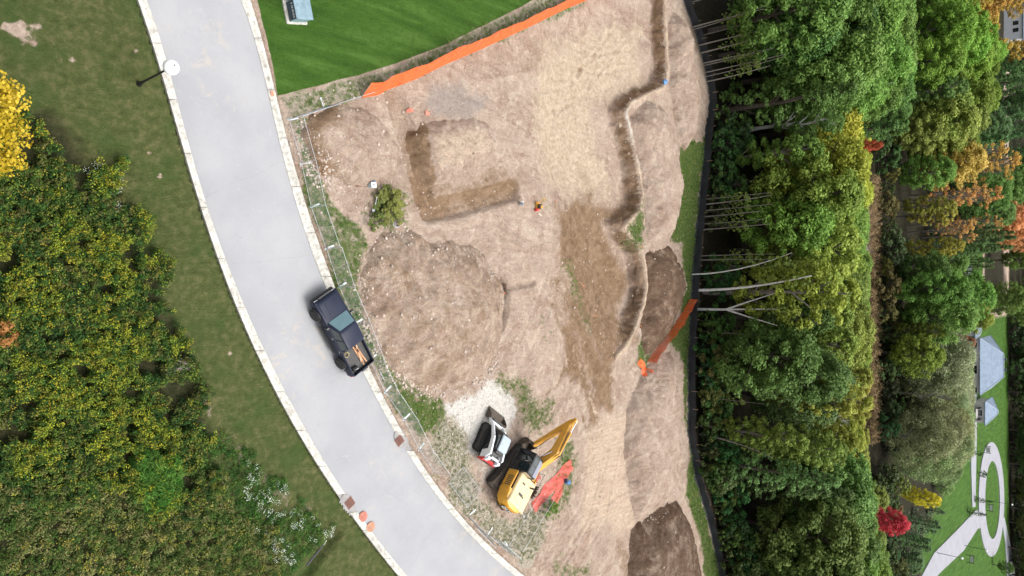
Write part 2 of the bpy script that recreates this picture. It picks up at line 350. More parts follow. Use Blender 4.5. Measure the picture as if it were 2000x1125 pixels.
# ------------------------------------------------------------------ dirt piles (outlines on the ground; far rims are traced at their crest height)
PILES = [  # name, outline, height, slope, soil mask, label
 ('dirt_pile', [(586, 258), (603, 226), (650, 208), (702, 206), (745, 238), (775, 290), (770, 335), (715, 366), (665, 352), (628, 338), (600, 305)], .8, .75, dict(clay=.24), 'flattened stony dirt heap in the fenced corner beside the orange netting'),
 ('dirt_pile', [(701, 545), (716, 485), (752, 455), (800, 452), (835, 474), (870, 470), (920, 480), (952, 505, 0.23), (978, 555, 0.27), (985, 630, 0.27), (972, 690, 0.27), (948, 735, 0.14), (890, 762), (820, 757), (770, 726), (733, 680), (709, 620)], 1.9, .62, dict(clay=.38), 'largest broad dirt heap with stony rim beside the parked pickup'),
 ('dirt_mound', [(803, 262), (818, 238), (895, 226), (958, 232, 0.36), (975, 285, 0.36), (950, 325, 0.23), (855, 362), (832, 366), (815, 320)], 1.25, 1.25, dict(), 'steep cut block of soil left standing in the excavation'),
 ('dirt_pile', [(1302, 48), (1322, 22, 0.45), (1350, 60, 0.90), (1366, 150, 0.90), (1377, 212, 0.90), (1364, 262, 0.63), (1338, 294, 0.23), (1322, 268), (1306, 180)], 2.1, .85, dict(), 'long dirt bank directly against the black silt fence'),
 ('dirt_pile', [(1222, 238), (1258, 192), (1298, 212, 0.45), (1330, 290, 0.90), (1341, 362, 0.90), (1328, 420, 0.68), (1306, 468, 0.14), (1264, 474), (1256, 420), (1247, 330)], 2.3, .8, dict(grey=.1), 'tall pale dirt heap along the inner foundation trench'),
 ('dirt_pile', [(1254, 496), (1306, 482), (1332, 515, 0.45), (1345, 560, 0.72), (1331, 610, 0.54), (1295, 664, 0.14), (1256, 700), (1247, 640), (1256, 560)], 1.7, .7, dict(dark=.58, clay=.6), 'dark brown topsoil heap bordered by the standing red netting'),
 ('dirt_pile', [(1284, 684), (1314, 690, 0.45), (1329, 760, 0.90), (1335, 870, 0.90), (1324, 930, 0.90), (1296, 975, 0.45), (1240, 1020), (1224, 950), (1216, 870), (1224, 800), (1250, 732)], 2.3, .8, dict(grey=.3), 'grey pink gravelly dirt heap beside the cream haul track'),
 ('dirt_pile', [(1228, 1034), (1290, 992, 0.27), (1326, 978, 0.45), (1350, 1012, 0.90), (1370, 1070, 0.99), (1382, 1140, 0.99), (1370, 1210, 0.90), (1245, 1215), (1222, 1130)], 2.4, .8, dict(dark=.62), 'dark chocolate topsoil heap beyond the grey pink heap'),
]

# ------------------------------------------------------------------ ground: one sheet, fine where the lot is, coarse to the horizon
def axis(lo, hi, st, far, mid):
    a = list(np.arange(lo, hi, st)); g = st; x = a[-1]; up = []
    while x < far: g = min(g * 1.25, 3 if x < mid else 250); x += g; up.append(x)
    g = st; x = a[0]; dn = []
    while x > -far: g = min(g * 1.25, 3 if (x > -mid and lo < 0) else 250); x -= g; dn.append(x)
    return np.array(dn[::-1] + a + up)
GX = axis(6, 92, .16, 3600, 430); GY = axis(-42, 42, .16, 3000, 190)
X, Y = np.meshgrid(GX, GY, indexing='ij')
U, V = toPix(np.clip(X, -20, 5000), Y, 0)
behind = X < 3
U = np.where(behind, -400, U)
fine = (X > 5) & (X < 110) & (np.abs(Y) < 50)
def pm(poly, w=8, grow=0, wk=1.):       # soft mask from a traced patch
    d = sdf(X + (WX - X) * wk, Y + (WY - Y) * wk, gp(poly)); w = w * 1.3 + .2; return sstep(-w, w, d + grow)
WX = X + 2.6 * (fbm(X * .35 + 50, Y * .35, 4) - .5) + .7 * (fbm(X * 1.7, Y * 1.7 + 90, 3) - .5)
WY = Y + 2.6 * (fbm(X * .35, Y * .35 + 70, 4) - .5) + .7 * (fbm(X * 1.7 + 60, Y * 1.7, 3) - .5)
n_big = fbm(X * .12, Y * .12, 4); n_mid = fbm(X * .6 + 31, Y * .6, 4); n_fin = fbm(X * 2.4 + 7, Y * 2.4 + 3, 3)
side_r = sdf(X, Y, xy(RI[::4]) + [(400, RI[-1].y - 60), (400, RI[0].y + 60)])       # positive on the lot side
lot_right = side_r > 0
road_d = sdf(X, Y, ROADPOLY)
# vegetation masks
verge = np.where(~lot_right | (Y < -48), 1., 0.)
verge *= 1 - .9 * pm([(20, 40), (60, 28), (80, 70), (55, 95), (35, 75), (18, 78)], .35)
for q in ((140, 117, 10), (290, 300, 7), (447, 690, 9), (312, 345, 9), (265, 100, 7)):
    g0 = G(q[0], q[1]); verge -= .7 * np.exp(-((X - g0.x) ** 2 + (Y - g0.y) ** 2) / (q[2] * .028) ** 2)
verge -= .45 * sstep(1.3, .2, np.abs(pdist(X, Y, gp([(395, 760), (440, 850), (500, 930), (560, 975), (600, 990)])))) * (n_mid > .45)
meadow = pm([(-200, 235), (60, 240), (165, 315), (235, 375), (300, 490), (345, 640), (385, 760), (395, 900), (420, 960), (380, 1300), (-200, 1300)], .2)
lawn = pm([(340, -900), (486, -80), (515, 60), (541, 188), (700, 147), (790, 116), (870, 86), (960, 42), (1030, 6), (1180, -85), (1325, -240), (1325, -900)], .0, 0, .08) * lot_right
rough = np.zeros_like(X)
for poly, amt, ww in (
  ([(541, 190), (700, 150), (1030, 8), (1150, -60), (1190, -60), (1160, 5), (950, 92), (705, 190), (560, 235)], .52, .4),
  ([(560, 232), (590, 232), (612, 330), (650, 392), (705, 440), (716, 480), (700, 540), (708, 620), (733, 682), (772, 730), (822, 760), (872, 768), (868, 830), (850, 850), (815, 850), (770, 800), (728, 720), (655, 570), (600, 400)], .621, .3),
  ([(768, 735), (822, 762), (878, 772), (884, 800), (868, 838), (846, 852), (815, 845), (775, 795)], .8, .4),
  ([(1088, 850), (1120, 845), (1130, 900), (1118, 960), (1085, 960)], .6, .4),
  ([(722, 365), (790, 365), (800, 440), (760, 452), (725, 440)], .7, .4),
  ([(955, 720), (1010, 715), (1050, 760), (1085, 780), (1080, 840), (1040, 850), (1000, 800), (955, 760)], .58, .6),
  ([(1095, 480), (1120, 510), (1140, 580), (1165, 640), (1155, 660), (1125, 600), (1095, 540)], .55, .5),
  ([(1040, 590), (1075, 600), (1090, 700), (1060, 690)], .35, .5),
  ([(1228, 440), (1255, 408), (1262, 478), (1236, 482)], .8, .4),
  ([(1240, 655), (1258, 660), (1262, 712), (1240, 715)], .85, .4),
  ([(1085, 880), (1125, 880), (1128, 950), (1090, 1030), (1055, 1010)], .56, .5),
  ([(1080, 1090), (1150, 1095), (1160, 1130), (1080, 1140)], .55, .6),
  ([(1055, 380), (1085, 395), (1080, 412), (1058, 410)], .5, .3)):
    rough = np.maximum(rough, amt * (pm(poly, ww * .6, .1, .4) if amt == .621 or amt == .52 else pm(poly, 1.1, .2, .9)))
edge = pm([(1322, 282), (1345, 262), (1376, 268), (1362, 420), (1352, 560), (1345, 700), (1345, 850), (1380, 1000), (1405, 1125), (1450, 1300), (1390, 1300), (1362, 1050), (1338, 960), (1342, 870), (1330, 700), (1300, 662), (1340, 560), (1322, 480), (1300, 470)], .6)
rough = np.maximum(rough, .9 * edge)
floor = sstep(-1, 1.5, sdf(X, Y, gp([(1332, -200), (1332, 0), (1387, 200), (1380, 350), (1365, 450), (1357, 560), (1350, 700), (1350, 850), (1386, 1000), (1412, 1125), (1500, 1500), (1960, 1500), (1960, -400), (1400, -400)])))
far_lawn = sstep(0, 8, X - 246) * np.maximum(sstep(5, -5, Y + 10), sstep(4, -4, np.hypot((X - 262) / 1.6, Y - 8) - 9))
far_lawn = np.maximum(far_lawn, sstep(0, 8, X - 188) * sstep(5, -5, Y + 52 + .2 * (230 - X)))
far_lawn = far_lawn * sstep(3, -3, X - 332)
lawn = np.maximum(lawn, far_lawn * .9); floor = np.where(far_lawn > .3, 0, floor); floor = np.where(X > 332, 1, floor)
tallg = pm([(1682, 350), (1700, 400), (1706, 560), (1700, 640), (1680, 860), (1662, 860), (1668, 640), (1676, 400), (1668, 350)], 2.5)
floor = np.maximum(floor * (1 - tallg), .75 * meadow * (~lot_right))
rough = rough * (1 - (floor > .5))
# soil masks
sand = .8 * pm([(1040, 95), (1150, 60), (1265, 30), (1270, 170), (1185, 200), (1200, 300), (1215, 380), (1120, 400), (1060, 330), (1040, 200)], 2.5) + .3 * pm([(1000, 560), (1090, 560), (1130, 720), (1080, 760), (1000, 700)], 2)
clay = 1.05 * pm([(1090, 415), (1150, 400), (1240, 405), (1190, 440), (1250, 540), (1215, 620), (1230, 660), (1185, 700), (1130, 600), (1095, 500)], 1.5)
clay += .35 * pm([(1090, 640), (1180, 700), (1230, 740), (1210, 800), (1160, 790), (1100, 720)], 2) + .3 * pm([(800, 370), (985, 330), (1040, 370), (850, 430)], 1.2)
pale = 1.0 * pm([(1165, 815), (1222, 800), (1216, 880), (1228, 970), (1242, 1030), (1200, 1040), (1150, 1000), (1160, 900)], 2.2) + .4 * pm([(1000, 590), (1080, 600), (1110, 700), (1100, 800), (1180, 900), (1150, 1000), (1090, 1090), (1140, 940), (1120, 840), (1020, 740)], 2.5) + .3 * pm([(840, 400), (1050, 400), (1090, 540), (960, 500), (850, 460)], 2)
pale += .35 * pm([(760, 420), (840, 440), (830, 470), (760, 460)], .8)
strip_ = [(541, 190), (700, 150), (870, 88), (1030, 8), (1150, -60), (1190, -60), (1160, 5), (950, 92), (705, 190), (560, 235)]
speck0 = .6 * pm(strip_, .2, .1, .3); fstrip_ = [(560, 232), (590, 232), (612, 330), (650, 392), (705, 440), (716, 480), (700, 540), (708, 620), (733, 682), (772, 730), (770, 800), (728, 720), (655, 570), (600, 400)]; speck0 = np.maximum(speck0, .55 * pm(fstrip_, .3, .1, .4))
grey = .8 * pm([(835, 165), (900, 150), (955, 180), (945, 215), (850, 230), (825, 200)], .8) + .5 * pm([(690, 205), (760, 240), (740, 250), (640, 230)], .6) + .45 * pm([(900, 880), (950, 930), (960, 970), (930, 960)], .8)
dark = .55 * sstep(.5, .1, pdist(X, Y, gp([(982, 545), (990, 570), (988, 612), (978, 640)]))) + .4 * sstep(.5, .1, pdist(X, Y, gp([(990, 560), (1040, 550)])))
lime = .9 * pm([(868, 775), (905, 760), (975, 750), (1000, 800), (985, 850), (990, 870), (930, 880), (915, 835), (880, 810)], .9) + .5 * pm([(920, 860), (1050, 880), (1070, 930), (1000, 940), (930, 960)], 1)
speck = .85 * pm([(838, 840), (890, 800), (925, 830), (925, 930), (960, 1000), (1040, 995), (1075, 1000), (1060, 1060), (1035, 1105), (1012, 1108), (900, 1000), (840, 920)], 1) + .3 * pm([(1010, 860), (1100, 850), (1110, 890), (1060, 930), (1020, 900)], .8)
speck = np.maximum(speck, speck0); misc4 = np.zeros_like(X)
for pts_, wd, am in (([(1085, 545), (1118, 610), (1150, 690), (1190, 790)], .7, .6), ([(1110, 640), (1135, 720), (1160, 820)], .5, .55), ([(1070, 560), (1110, 650), (1120, 730)], .45, .5), ([(1190, 700), (1175, 760), (1150, 840)], .6, .4), ([(1030, 790), (1090, 740), (1120, 700)], .35, .4), ([(1150, 1120), (1190, 1020), (1180, 930)], .5, .3), ([(1210, 1060), (1225, 1125)], .9, .6), ([(960, 300), (1000, 250), (1040, 200)], .5, .3), ([(1170, 380), (1160, 330)], .6, .45), ([(905, 100), (1000, 95), (1100, 40)], 1.2, .32), ([(1010, 140), (1080, 95)], .9, .3), ([(800, 380), (1020, 340)], .9, .3)):
    clay += .8 * am * sstep(wd * 2.2, wd * .2, pdist(WX, WY, gp(pts_)))
mask_soil_lot = lot_right.astype(float)
# heights
Z = .10 + .05 * (n_mid - .5) + .10 * (n_big - .5)
Z = np.where(lot_right & (floor < .5), Z + .10 * (n_mid - .5) + .14 * (n_fin - .5) * (1 - lawn), Z)
TOP = gp([(1290, -60), (1293, 60), (1298, 166), (1262, 180), (1212, 206), (1224, 262), (1238, 322), (1250, 402), (1210, 440), (1216, 456), (1243, 482), (1256, 540), (1254, 580), (1238, 622), (1226, 660), (1196, 695)])
def chaikin(L, k=2):
    for _ in range(k):
        Q = [L[0]]
        for a, b in zip(L[:-1], L[1:]): Q += [(a[0] * .75 + b[0] * .25, a[1] * .75 + b[1] * .25), (a[0] * .25 + b[0] * .75, a[1] * .25 + b[1] * .75)]
        L = Q + [L[-1]]
    return L
TOP = chaikin(TOP, 1)
LEFT = gp([(1196, 700), (1150, 640), (1112, 560), (1082, 440), (1040, 375), (1010, 250), (1030, 100), (1060, -60)])
ex = inside(X, Y, TOP + LEFT)
dT = pdist(X, Y, TOP) + .9 * (n_fin - .5) + .8 * (n_mid - .5); dL = pdist(X, Y, LEFT)
Z -= np.where(ex, (1.2 + .9 * (n_big - .3)) * sstep(-.05, .8, dT) * sstep(0, 6.5, dL), 0)
wallm = np.where(ex, sstep(1.0, .2, dT) * sstep(0, 5, dL), 0); clay = np.maximum(clay, wallm * (.55 + .4 * sstep(.4, .6, n_mid)))
lime += .55 * np.where(~ex, sstep(.7, .2, dT), 0) * pm([(1200, 195), (1240, 190), (1262, 330), (1240, 340)], .6)
Z += np.where(~ex, .35 * sstep(1.2, .2, dT), 0) * lot_right                                   # spoil lip
pale += np.where(~ex, .8 * sstep(.75, .25, dT), 0)
lane = pdist(X, Y, gp([(770, 185), (800, 280), (828, 385), (838, 412), (900, 400), (1000, 372)]))
Z -= .55 * sstep(1.1, .6, lane); clay += .38 * sstep(1.1, .6, lane)
Z -= .55 * sstep(.45, .1, pdist(X, Y, gp([(982, 545), (990, 570), (988, 612), (978, 640)]))) + .35 * sstep(.4, .1, pdist(X, Y, gp([(990, 562), (1040, 552)])))
rid = pdist(X, Y, gp([(935, 160), (1045, 138)])); Z += .12 * np.exp(-(rid / .18) ** 2)
# machine tracks: paired grooves with cleat marks
for pts in ([(1120, 840), (1150, 740), (1120, 640), (1075, 560)], [(1160, 840), (1120, 720), (1100, 600)], [(1105, 330), (1110, 240), (1130, 120)], [(1165, 300), (1150, 200), (1180, 90)],
            [(1190, 760), (1160, 690), (1130, 600)], [(880, 150), (960, 190), (1060, 250)], [(1060, 1120), (1140, 1000), (1170, 880), (1140, 780)], [(1105, 1120), (1170, 1010), (1195, 880)],
            [(1090, 80), (1180, 120), (1250, 110)], [(1060, 200), (1140, 180), (1230, 60)], [(860, 430), (960, 410), (1080, 470)], [(1010, 700), (1050, 620), (1080, 540)], [(640, 300), (700, 270), (760, 300)], [(1050, 820), (1095, 760), (1130, 690)]):
    L = gp(pts)
    for off in (-.95, .95):
        LL = []
        for i, (a, b) in enumerate(L):
            q = L[min(i + 1, len(L) - 1)]; p0 = L[max(i - 1, 0)]; d = Vector((q[0] - p0[0], q[1] - p0[1])).normalized()
            LL.append((a - d.y * off, b + d.x * off))
        dd = pdist(X, Y, LL); gmask = np.exp(-(dd / .24) ** 4)
        Z -= gmask * (.05 + .05 * np.sin((X * .8 + Y) * 9) * (n_mid > .45)) * lot_right
        Z += .05 * np.exp(-((dd - .36) / .1) ** 2) * lot_right
        misc4 = np.maximum(misc4, gmask * .6); pale += .22 * gmask * (n_mid > .5); clay += .22 * gmask * (n_mid < .45)
Z = np.where(road_d > -.05, -.16, Z)
Z = np.where((floor > .5), .1 + .4 * (n_big - .5), Z)
# sloping ditch by the culvert on the meadow side
dit = pdist(X, Y, gp([(655, 1042), (620, 1085), (595, 1125), (560, 1180)])); Z -= .5 * sstep(.7, .1, dit) * (road_d < -.6) * (~lot_right)
nx, ny = X.shape
idx = np.arange(nx * ny).reshape(nx, ny)
F = np.stack([idx[:-1, :-1], idx[1:, :-1], idx[1:, 1:], idx[:-1, 1:]], -1).reshape(-1, 4)
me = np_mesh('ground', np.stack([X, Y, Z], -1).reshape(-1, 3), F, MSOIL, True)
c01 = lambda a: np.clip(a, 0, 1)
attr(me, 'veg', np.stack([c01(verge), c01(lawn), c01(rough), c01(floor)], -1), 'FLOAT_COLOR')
ml = mask_soil_lot
attr(me, 'soil', np.stack([c01(pale * ml), c01(sand * ml), c01(clay * ml), c01(dark * ml)], -1), 'FLOAT_COLOR')
attr(me, 'misc', np.stack([c01(lime * ml), c01(speck * ml), c01(grey * ml + .6 * tallg), c01(misc4)], -1), 'FLOAT_COLOR')
tag(link(bpy.data.objects.new('ground', me)), kind='structure')
def zground(x, y):
    i = min(max(int(np.searchsorted(GX, x)) , 1), nx - 1); j = min(max(int(np.searchsorted(GY, y)), 1), ny - 1)
    fx = (x - GX[i - 1]) / (GX[i] - GX[i - 1]); fy = (y - GY[j - 1]) / (GY[j] - GY[j - 1])
    return float((Z[i - 1, j - 1] * (1 - fy) + Z[i - 1, j] * fy) * (1 - fx) + (Z[i, j - 1] * (1 - fy) + Z[i, j] * fy) * fx)
PILEF = []
def make_pile(name, outl, h, slope, masks, label, k):
    poly = gp(outl); P = np.array(poly); st = .15
    x = np.arange(P[:, 0].min() - 1, P[:, 0].max() + 1, st); y = np.arange(P[:, 1].min() - 1, P[:, 1].max() + 1, st)
    A, B = np.meshgrid(x, y, indexing='ij')
    big = fbm(A * .28 + 13 * k, B * .28, 4); mid = fbm(A * 1.1 + 5 * k, B * 1.1, 4); fin = fbm(A * 4 + k, B * 4, 3)
    d = sdf(A, B, poly) + .7 * (mid - .5) + .25 * (fin - .5)
    zz = np.where(d > 0, h * (1 - np.exp(-np.clip(d, 0, 99) * slope / h * 1.5)), d * .9)
    zz += (.4 if k in (4, 6) else .8) * np.where(d > 0, sstep(0, 1.2, d), 0) * (h * .55 * (big - .5) + .32 * (mid - .5) + .24 * (fin - .5))
    if k == 1:   # a pushed up rim, a pit beside it and two scrapes
        g0 = G(850, 560); zz -= .5 * np.exp(-((A - g0.x) ** 2 + (B - g0.y) ** 2) / 2.2 ** 2)
        for ln, dep in (([(838, 480), (845, 530), (842, 560)], .45), ([(800, 520), (808, 550)], .25), ([(900, 740), (940, 700), (960, 640)], .2)):
            zz -= dep * np.exp(-(pdist(A, B, gp(ln, 1.5)) / .5) ** 2)
    zz = np.where(d > 0, np.maximum(zz, .02), zz)
    nn = idx2 = np.arange(A.size).reshape(A.shape)
    F = np.stack([nn[:-1, :-1], nn[1:, :-1], nn[1:, 1:], nn[:-1, 1:]], -1).reshape(-1, 4)
    keep = (zz.ravel()[F] > -.5).any(1); F = F[keep]
    base = .1 + 0 * zz
    if k == 2: base -= .25
    VV = np.stack([A, B, np.maximum(zz, -.55) + base], -1).reshape(-1, 3)
    used = np.unique(F); rm = np.full(len(VV), -1); rm[used] = np.arange(len(used))
    me = np_mesh(name, VV[used], rm[F], MSOIL, True)
    gz = lambda a: np.broadcast_to(a, A.shape).ravel()[used]
    z0 = np.zeros(A.shape)
    attr(me, 'veg', np.stack([gz(z0)] * 4, -1), 'FLOAT_COLOR')
    nz = .35 * (mid - .5)
    pl = .35 * sstep(.45, .75, big) if k != 5 and k != 7 else z0
    if k == 2: pl = .55 * sstep(.7, 1.4, d)
    attr(me, 'soil', np.stack([gz(c01(pl)), gz(z0), gz(c01(z0 + masks.get('clay', 0) + nz + (.75 * sstep(1.2, .6, d) * sstep(1.6, .6, A - np.interp(B, [P[:, 1].min(), P[:, 1].max()], [P[:, 0].min() + 1.0, P[:, 0].min() - .2])) if k == 2 else 0) + (.4 * sstep(1.6, .5, d) * sstep(4, 1.5, A - P[:, 0].min()) if k == 0 else 0))), gz(c01(z0 + masks.get('dark', 0) + (nz if masks.get('dark') else 0)))], -1), 'FLOAT_COLOR')
    attr(me, 'misc', np.stack([gz(z0), gz(z0), gz(c01(z0 + masks.get('grey', 0) + nz)), gz(z0)], -1), 'FLOAT_COLOR')
    o = link(bpy.data.objects.new(name, me)); tag(o, label, 'dirt heap')
    PILEF.append((poly, x, y, zz + base))
for k, a in enumerate(PILES): make_pile(*a, k)
def ztop(px, py):
    z = zground(px, py)
    for poly, x, y, zz in PILEF:
        if x[0] < px < x[-1] and y[0] < py < y[-1]:
            z = max(z, float(zz[min(int((px - x[0]) / .15), len(x) - 1), min(int((py - y[0]) / .15), len(y) - 1)]))
    return z

# ------------------------------------------------------------------ road and kerbs
def strip(name, A, B, za, zb, mat):
    V_ = [(p.x, p.y, za) for p in A] + [(p.x, p.y, zb) for p in B]; n = len(A)
    o = link(bpy.data.objects.new(name, np_mesh(name, V_, [(i, i + 1, n + i + 1, n + i) for i in range(n - 1)], mat)))
    return o
def lerpL(A, B, t): return [a.lerp(b, t) for a, b in zip(A, B)]
mid_ = lerpL(LI, RI, .5)
n = len(LI)
L1 = lerpL(LI, LO, .06); R1 = lerpL(RI, RO, .06)
rows = [L1, LI, lerpL(LI, RI, .25), mid_, lerpL(LI, RI, .75), RI, R1]; zr = [-.02, 0., .04, .055, .04, 0., -.02]
V_ = [(p.x, p.y, z) for r, z in zip(rows, zr) for p in r]
F_ = [(r * n + i, r * n + i + 1, (r + 1) * n + i + 1, (r + 1) * n + i) for r in range(6) for i in range(n - 1)]
tag(link(bpy.data.objects.new('road', np_mesh('road', V_, F_, MASPH, True))), kind='structure')
def kerb(name, Iln, Oln, gap_v, seg, phase):
    base = strip(name, lerpL(Iln, Oln, .04), lerpL(Iln, Oln, .98), -.012, .05, MCONC2); tag(base, kind='structure')
    # cut into cast sections with open joints
    a = Iln; i = phase; first = True
    while i < len(a) - 2:
        L = 0; j = i
        while j < len(a) - 1 and L < seg: L += (a[j + 1] - a[j]).length; j += 1
        vmid = VS[min(max((i + j) // 2 - 1, 0), len(VS) - 1)]
        cutI, cutO = list(Iln[i:j + 1]), list(Oln[i:j + 1])
        pts = [k for k in range(i, j + 1) if not (gap_v[0] < VS[min(max(k - 1, 0), len(VS) - 1)] < gap_v[1])]
        if len(pts) > 2 and 0 < i:
            runs = [[pts[0]]]
            for k in pts[1:]:
                if k == runs[-1][-1] + 1: runs[-1].append(k)
                else: runs.append([k])
            for run in runs:
                if len(run) < 3: continue
                b = MB(); rings = []
                for q, k in enumerate(run):
                    p, o = Iln[k].copy(), Oln[k].copy()
                    if q == 0: t = (Iln[run[1]] - Iln[k]).normalized() * .022; p += t; o += t
                    if q == len(run) - 1: t = (Iln[k] - Iln[run[-2]]).normalized() * .022; p -= t; o -= t
                    d = o - p; jt = random.uniform(-.004, .004)
                    rings.append([(p.x, p.y, -.1), (p.x, p.y, .035 + jt), (p.x + d.x * .3, p.y + d.y * .3, .06 + jt), (p.x + d.x * .62, p.y + d.y * .62, .135 + jt), (o.x, o.y, .145 + jt), (o.x, o.y, -.1)])
                b.loft(rings); b.build('kerb_section', MCONC, base)
        i = j
kerb('kerb_meadow_side', LI, LO, (966, 1000), 3.0, 1)
kerb('kerb_lot_side', RI, RO, (850, 880), 3.0, 2)
# asphalt collars and gratings where the kerb is broken, iron manhole lids
def basin(u, v, rz, label, side):
    g = G(u, v); e = empty('catch_basin', (g.x, g.y, 0), rz, label, 'drain', 'street catch basins')
    cl = MB(); poly = [(.80 * math.cos(a) * (1 + .06 * math.sin(3 * a)) * (1 + .12 * abs(math.sin(2 * a))), side * .22 + .48 * math.sin(a) * (1 + .12 * abs(math.sin(2 * a)))) for a in [2 * math.pi * k / 24 for k in range(24)]]
    cl.plan(poly, -.1, .062); cl.build('collar', MCONC2, e)
    fr = MB()
    for s in (-1, 1): fr.box((0, s * .3, .07), (.66, .05, .03)).box((s * .31, 0, .071), (.05, .64, .03))
    f = fr.build('frame', MRUST, e)
    b0 = MB().box((0, 0, .074), (.075, .56, .028)).mesh('bar', MRUST)
    for k in range(5):
        o = link(bpy.data.objects.new('bar', b0)); o.parent = e; o.location = (-.22 + .11 * k, 0, 0)
    MB().box((0, 0, .02), (.56, .54, .09)).build('sump', MBLACK, e)
dl = (RI[190] - RI[170]); az = math.atan2(dl.y, dl.x)
basin(779, 860, az, 'rusty catch basin grating by the temporary mesh fence', 1)
dl = (LI[205] - LI[190]); az2 = math.atan2(dl.y, dl.x)
basin(682, 982, az2, 'rusty catch basin grating on the meadow side near two round lids', -1)
for u, v, c, lb in ((709, 1009, (.36, .14, .10), 'reddish round iron manhole lid nearest the rusty grating'), (724, 1029, (.36, .19, .12), 'brownish round iron manhole lid farther from the rusty grating')):
    g = G(u, v, .06); e = empty('manhole_lid', (g.x, g.y, 0), .4, lb, 'manhole')
    mm = simple('lid_iron', c, .85, var=.2, scale=6)
    MB().lathe([(.36, -.05), (.36, .085), (.30, .088), (.30, .084)], 24).build('rim', mm, e)
    b = MB().lathe([(.285, -.05), (.285, .088)], 24)
    for k in range(4): b.box((0, -.18 + .12 * k, .09), (.36, .03, .012))
    b.build('cover', mm, e)
# ------------------------------------------------------------------ temporary fence: welded mesh panels on steel feet
FH = 1.78
def wire_mesh(L, H, step=.15):
    b = MB(); k = int(L / step)
    for i in range(1, k): b.tube([(i * L / k, 0, .12), (i * L / k, 0, H - .02)], .0035, 3, False)
    for j in range(1, int(H / step)): b.tube([(0, 0, .1 + j * step), (L, 0, .1 + j * step)], .0035, 3, False)
    return b
def fence_panel(a, b_, lean, label, foot=True, fallen=False):
    a, b_ = Vector(a), Vector(b_); d = b_ - a; L = d.length - .06
    e = empty('fence_panel', (a.x, a.y, 0), math.atan2(d.y, d.x), label, 'fence panel', 'temporary mesh fence panels')
    z0 = min(ztop(a.x, a.y), ztop(b_.x, b_.y)); e.location.z = z0
    e.rotation_euler = (lean, 0, math.atan2(d.y, d.x))
    for nm, p, q in (('post', (0, 0, 0), (0, 0, FH)), ('post', (L, 0, 0), (L, 0, FH)), ('top_rail', (0, 0, FH), (L, 0, FH)), ('bottom_rail', (0, 0, .1), (L, 0, .1)), ('mid_post', (L / 2, 0, .1), (L / 2, 0, FH))):
        MB().tube([p, q], .016 if nm != 'mid_post' else .01, 6).build(nm, MSTEEL, e)
    tag(wire_mesh(L, FH).build('wire_mesh', MWIRE, e), kind='stuff')
    if foot:
        MB().box((0, .3, .03), (.12, .8, .025)).tube([(0, 0, .02), (0, 0, .3)], .028, 6).build('foot', MFOOT, e)
    return e
MWIRE = simple('mesh_wire', (.22, .27, .30), .5, metal=.4, var=.1)
MFOOT = simple('painted_steel_foot', (.50, .54, .56), .5, metal=.2, var=.1)
FB = gp([(562, 234), (586, 320), (605, 405), (634, 486), (659, 561), (691, 632), (719, 703), (750, 766), (786, 819), (816, 878), (848, 924)])
flab = ['at the corner by the orange netting', 'beside the flattened stony heap', 'beside the upper weed strip', 'opposite the weedy shrub', 'just ahead of the parked pickup', 'alongside the pickup hood', 'alongside the pickup bed', 'with the white notice, behind the pickup', 'beside the lime patch', 'next to the catch basin']
for i in range(len(FB) - 1):
    fence_panel(FB[i], FB[i + 1], random.uniform(-.04, .04), 'grey mesh fence panel ' + flab[i])
FB2 = gp([(562, 234), (632, 211), (702, 189)])
fence_panel(FB2[0], FB2[1], .02, 'grey mesh fence panel on the lawn side at the kerb corner', False)
fence_panel(FB2[1], FB2[2], .0, 'grey mesh fence panel joining the orange netting')
FB3 = gp([(915, 1006), (952, 1044), (991, 1078)])
fence_panel(FB3[0], FB3[1], .5, 'leaning mesh fence panel behind the yellow excavator')
fence_panel(FB3[1], FB3[2], .12, 'mesh fence panel at the end corner near the kerb')
FB4 = gp([(990, 1066), (1024, 1012), (1052, 968)])
fence_panel(FB4[0], FB4[1], .0, 'mesh fence panel turning from the kerb towards the red netting')
fence_panel(FB4[1], FB4[2], .0, 'mesh fence panel ending beside the red netting')
a, b_ = G(872, 944), G(908, 992)
p = fence_panel(a, b_, R(-80), 'flattened mesh fence panel lying on the gravel', False); p.location.z = zground(a.x, a.y) + .08
# white notice wired to a panel
g = G(731, 737)
d = Vector((FB[7][0] - FB[6][0], FB[7][1] - FB[6][1]))
e = empty('notice_board', (FB[6][0] + d.x * .42, FB[6][1] + d.y * .42, .82), math.atan2(d.y, d.x), 'white notice board wired to the mesh fence', 'sign')
e.rotation_euler = (R(25), 0, math.atan2(d.y, d.x))
MB().box((0, -.05, 0), (.66, .015, .6)).build('panel', MWHITE, e)
for q in (((.2, -.063, -.18), (.13, .012, .13)), ((-.2, -.063, -.14), (.06, .012, .05)), ((-.05, -.063, -.2), (.1, .012, .02)), ((.05, -.063, .2), (.34, .012, .012))): MB().box(*q).build('print', MBLACK, e)

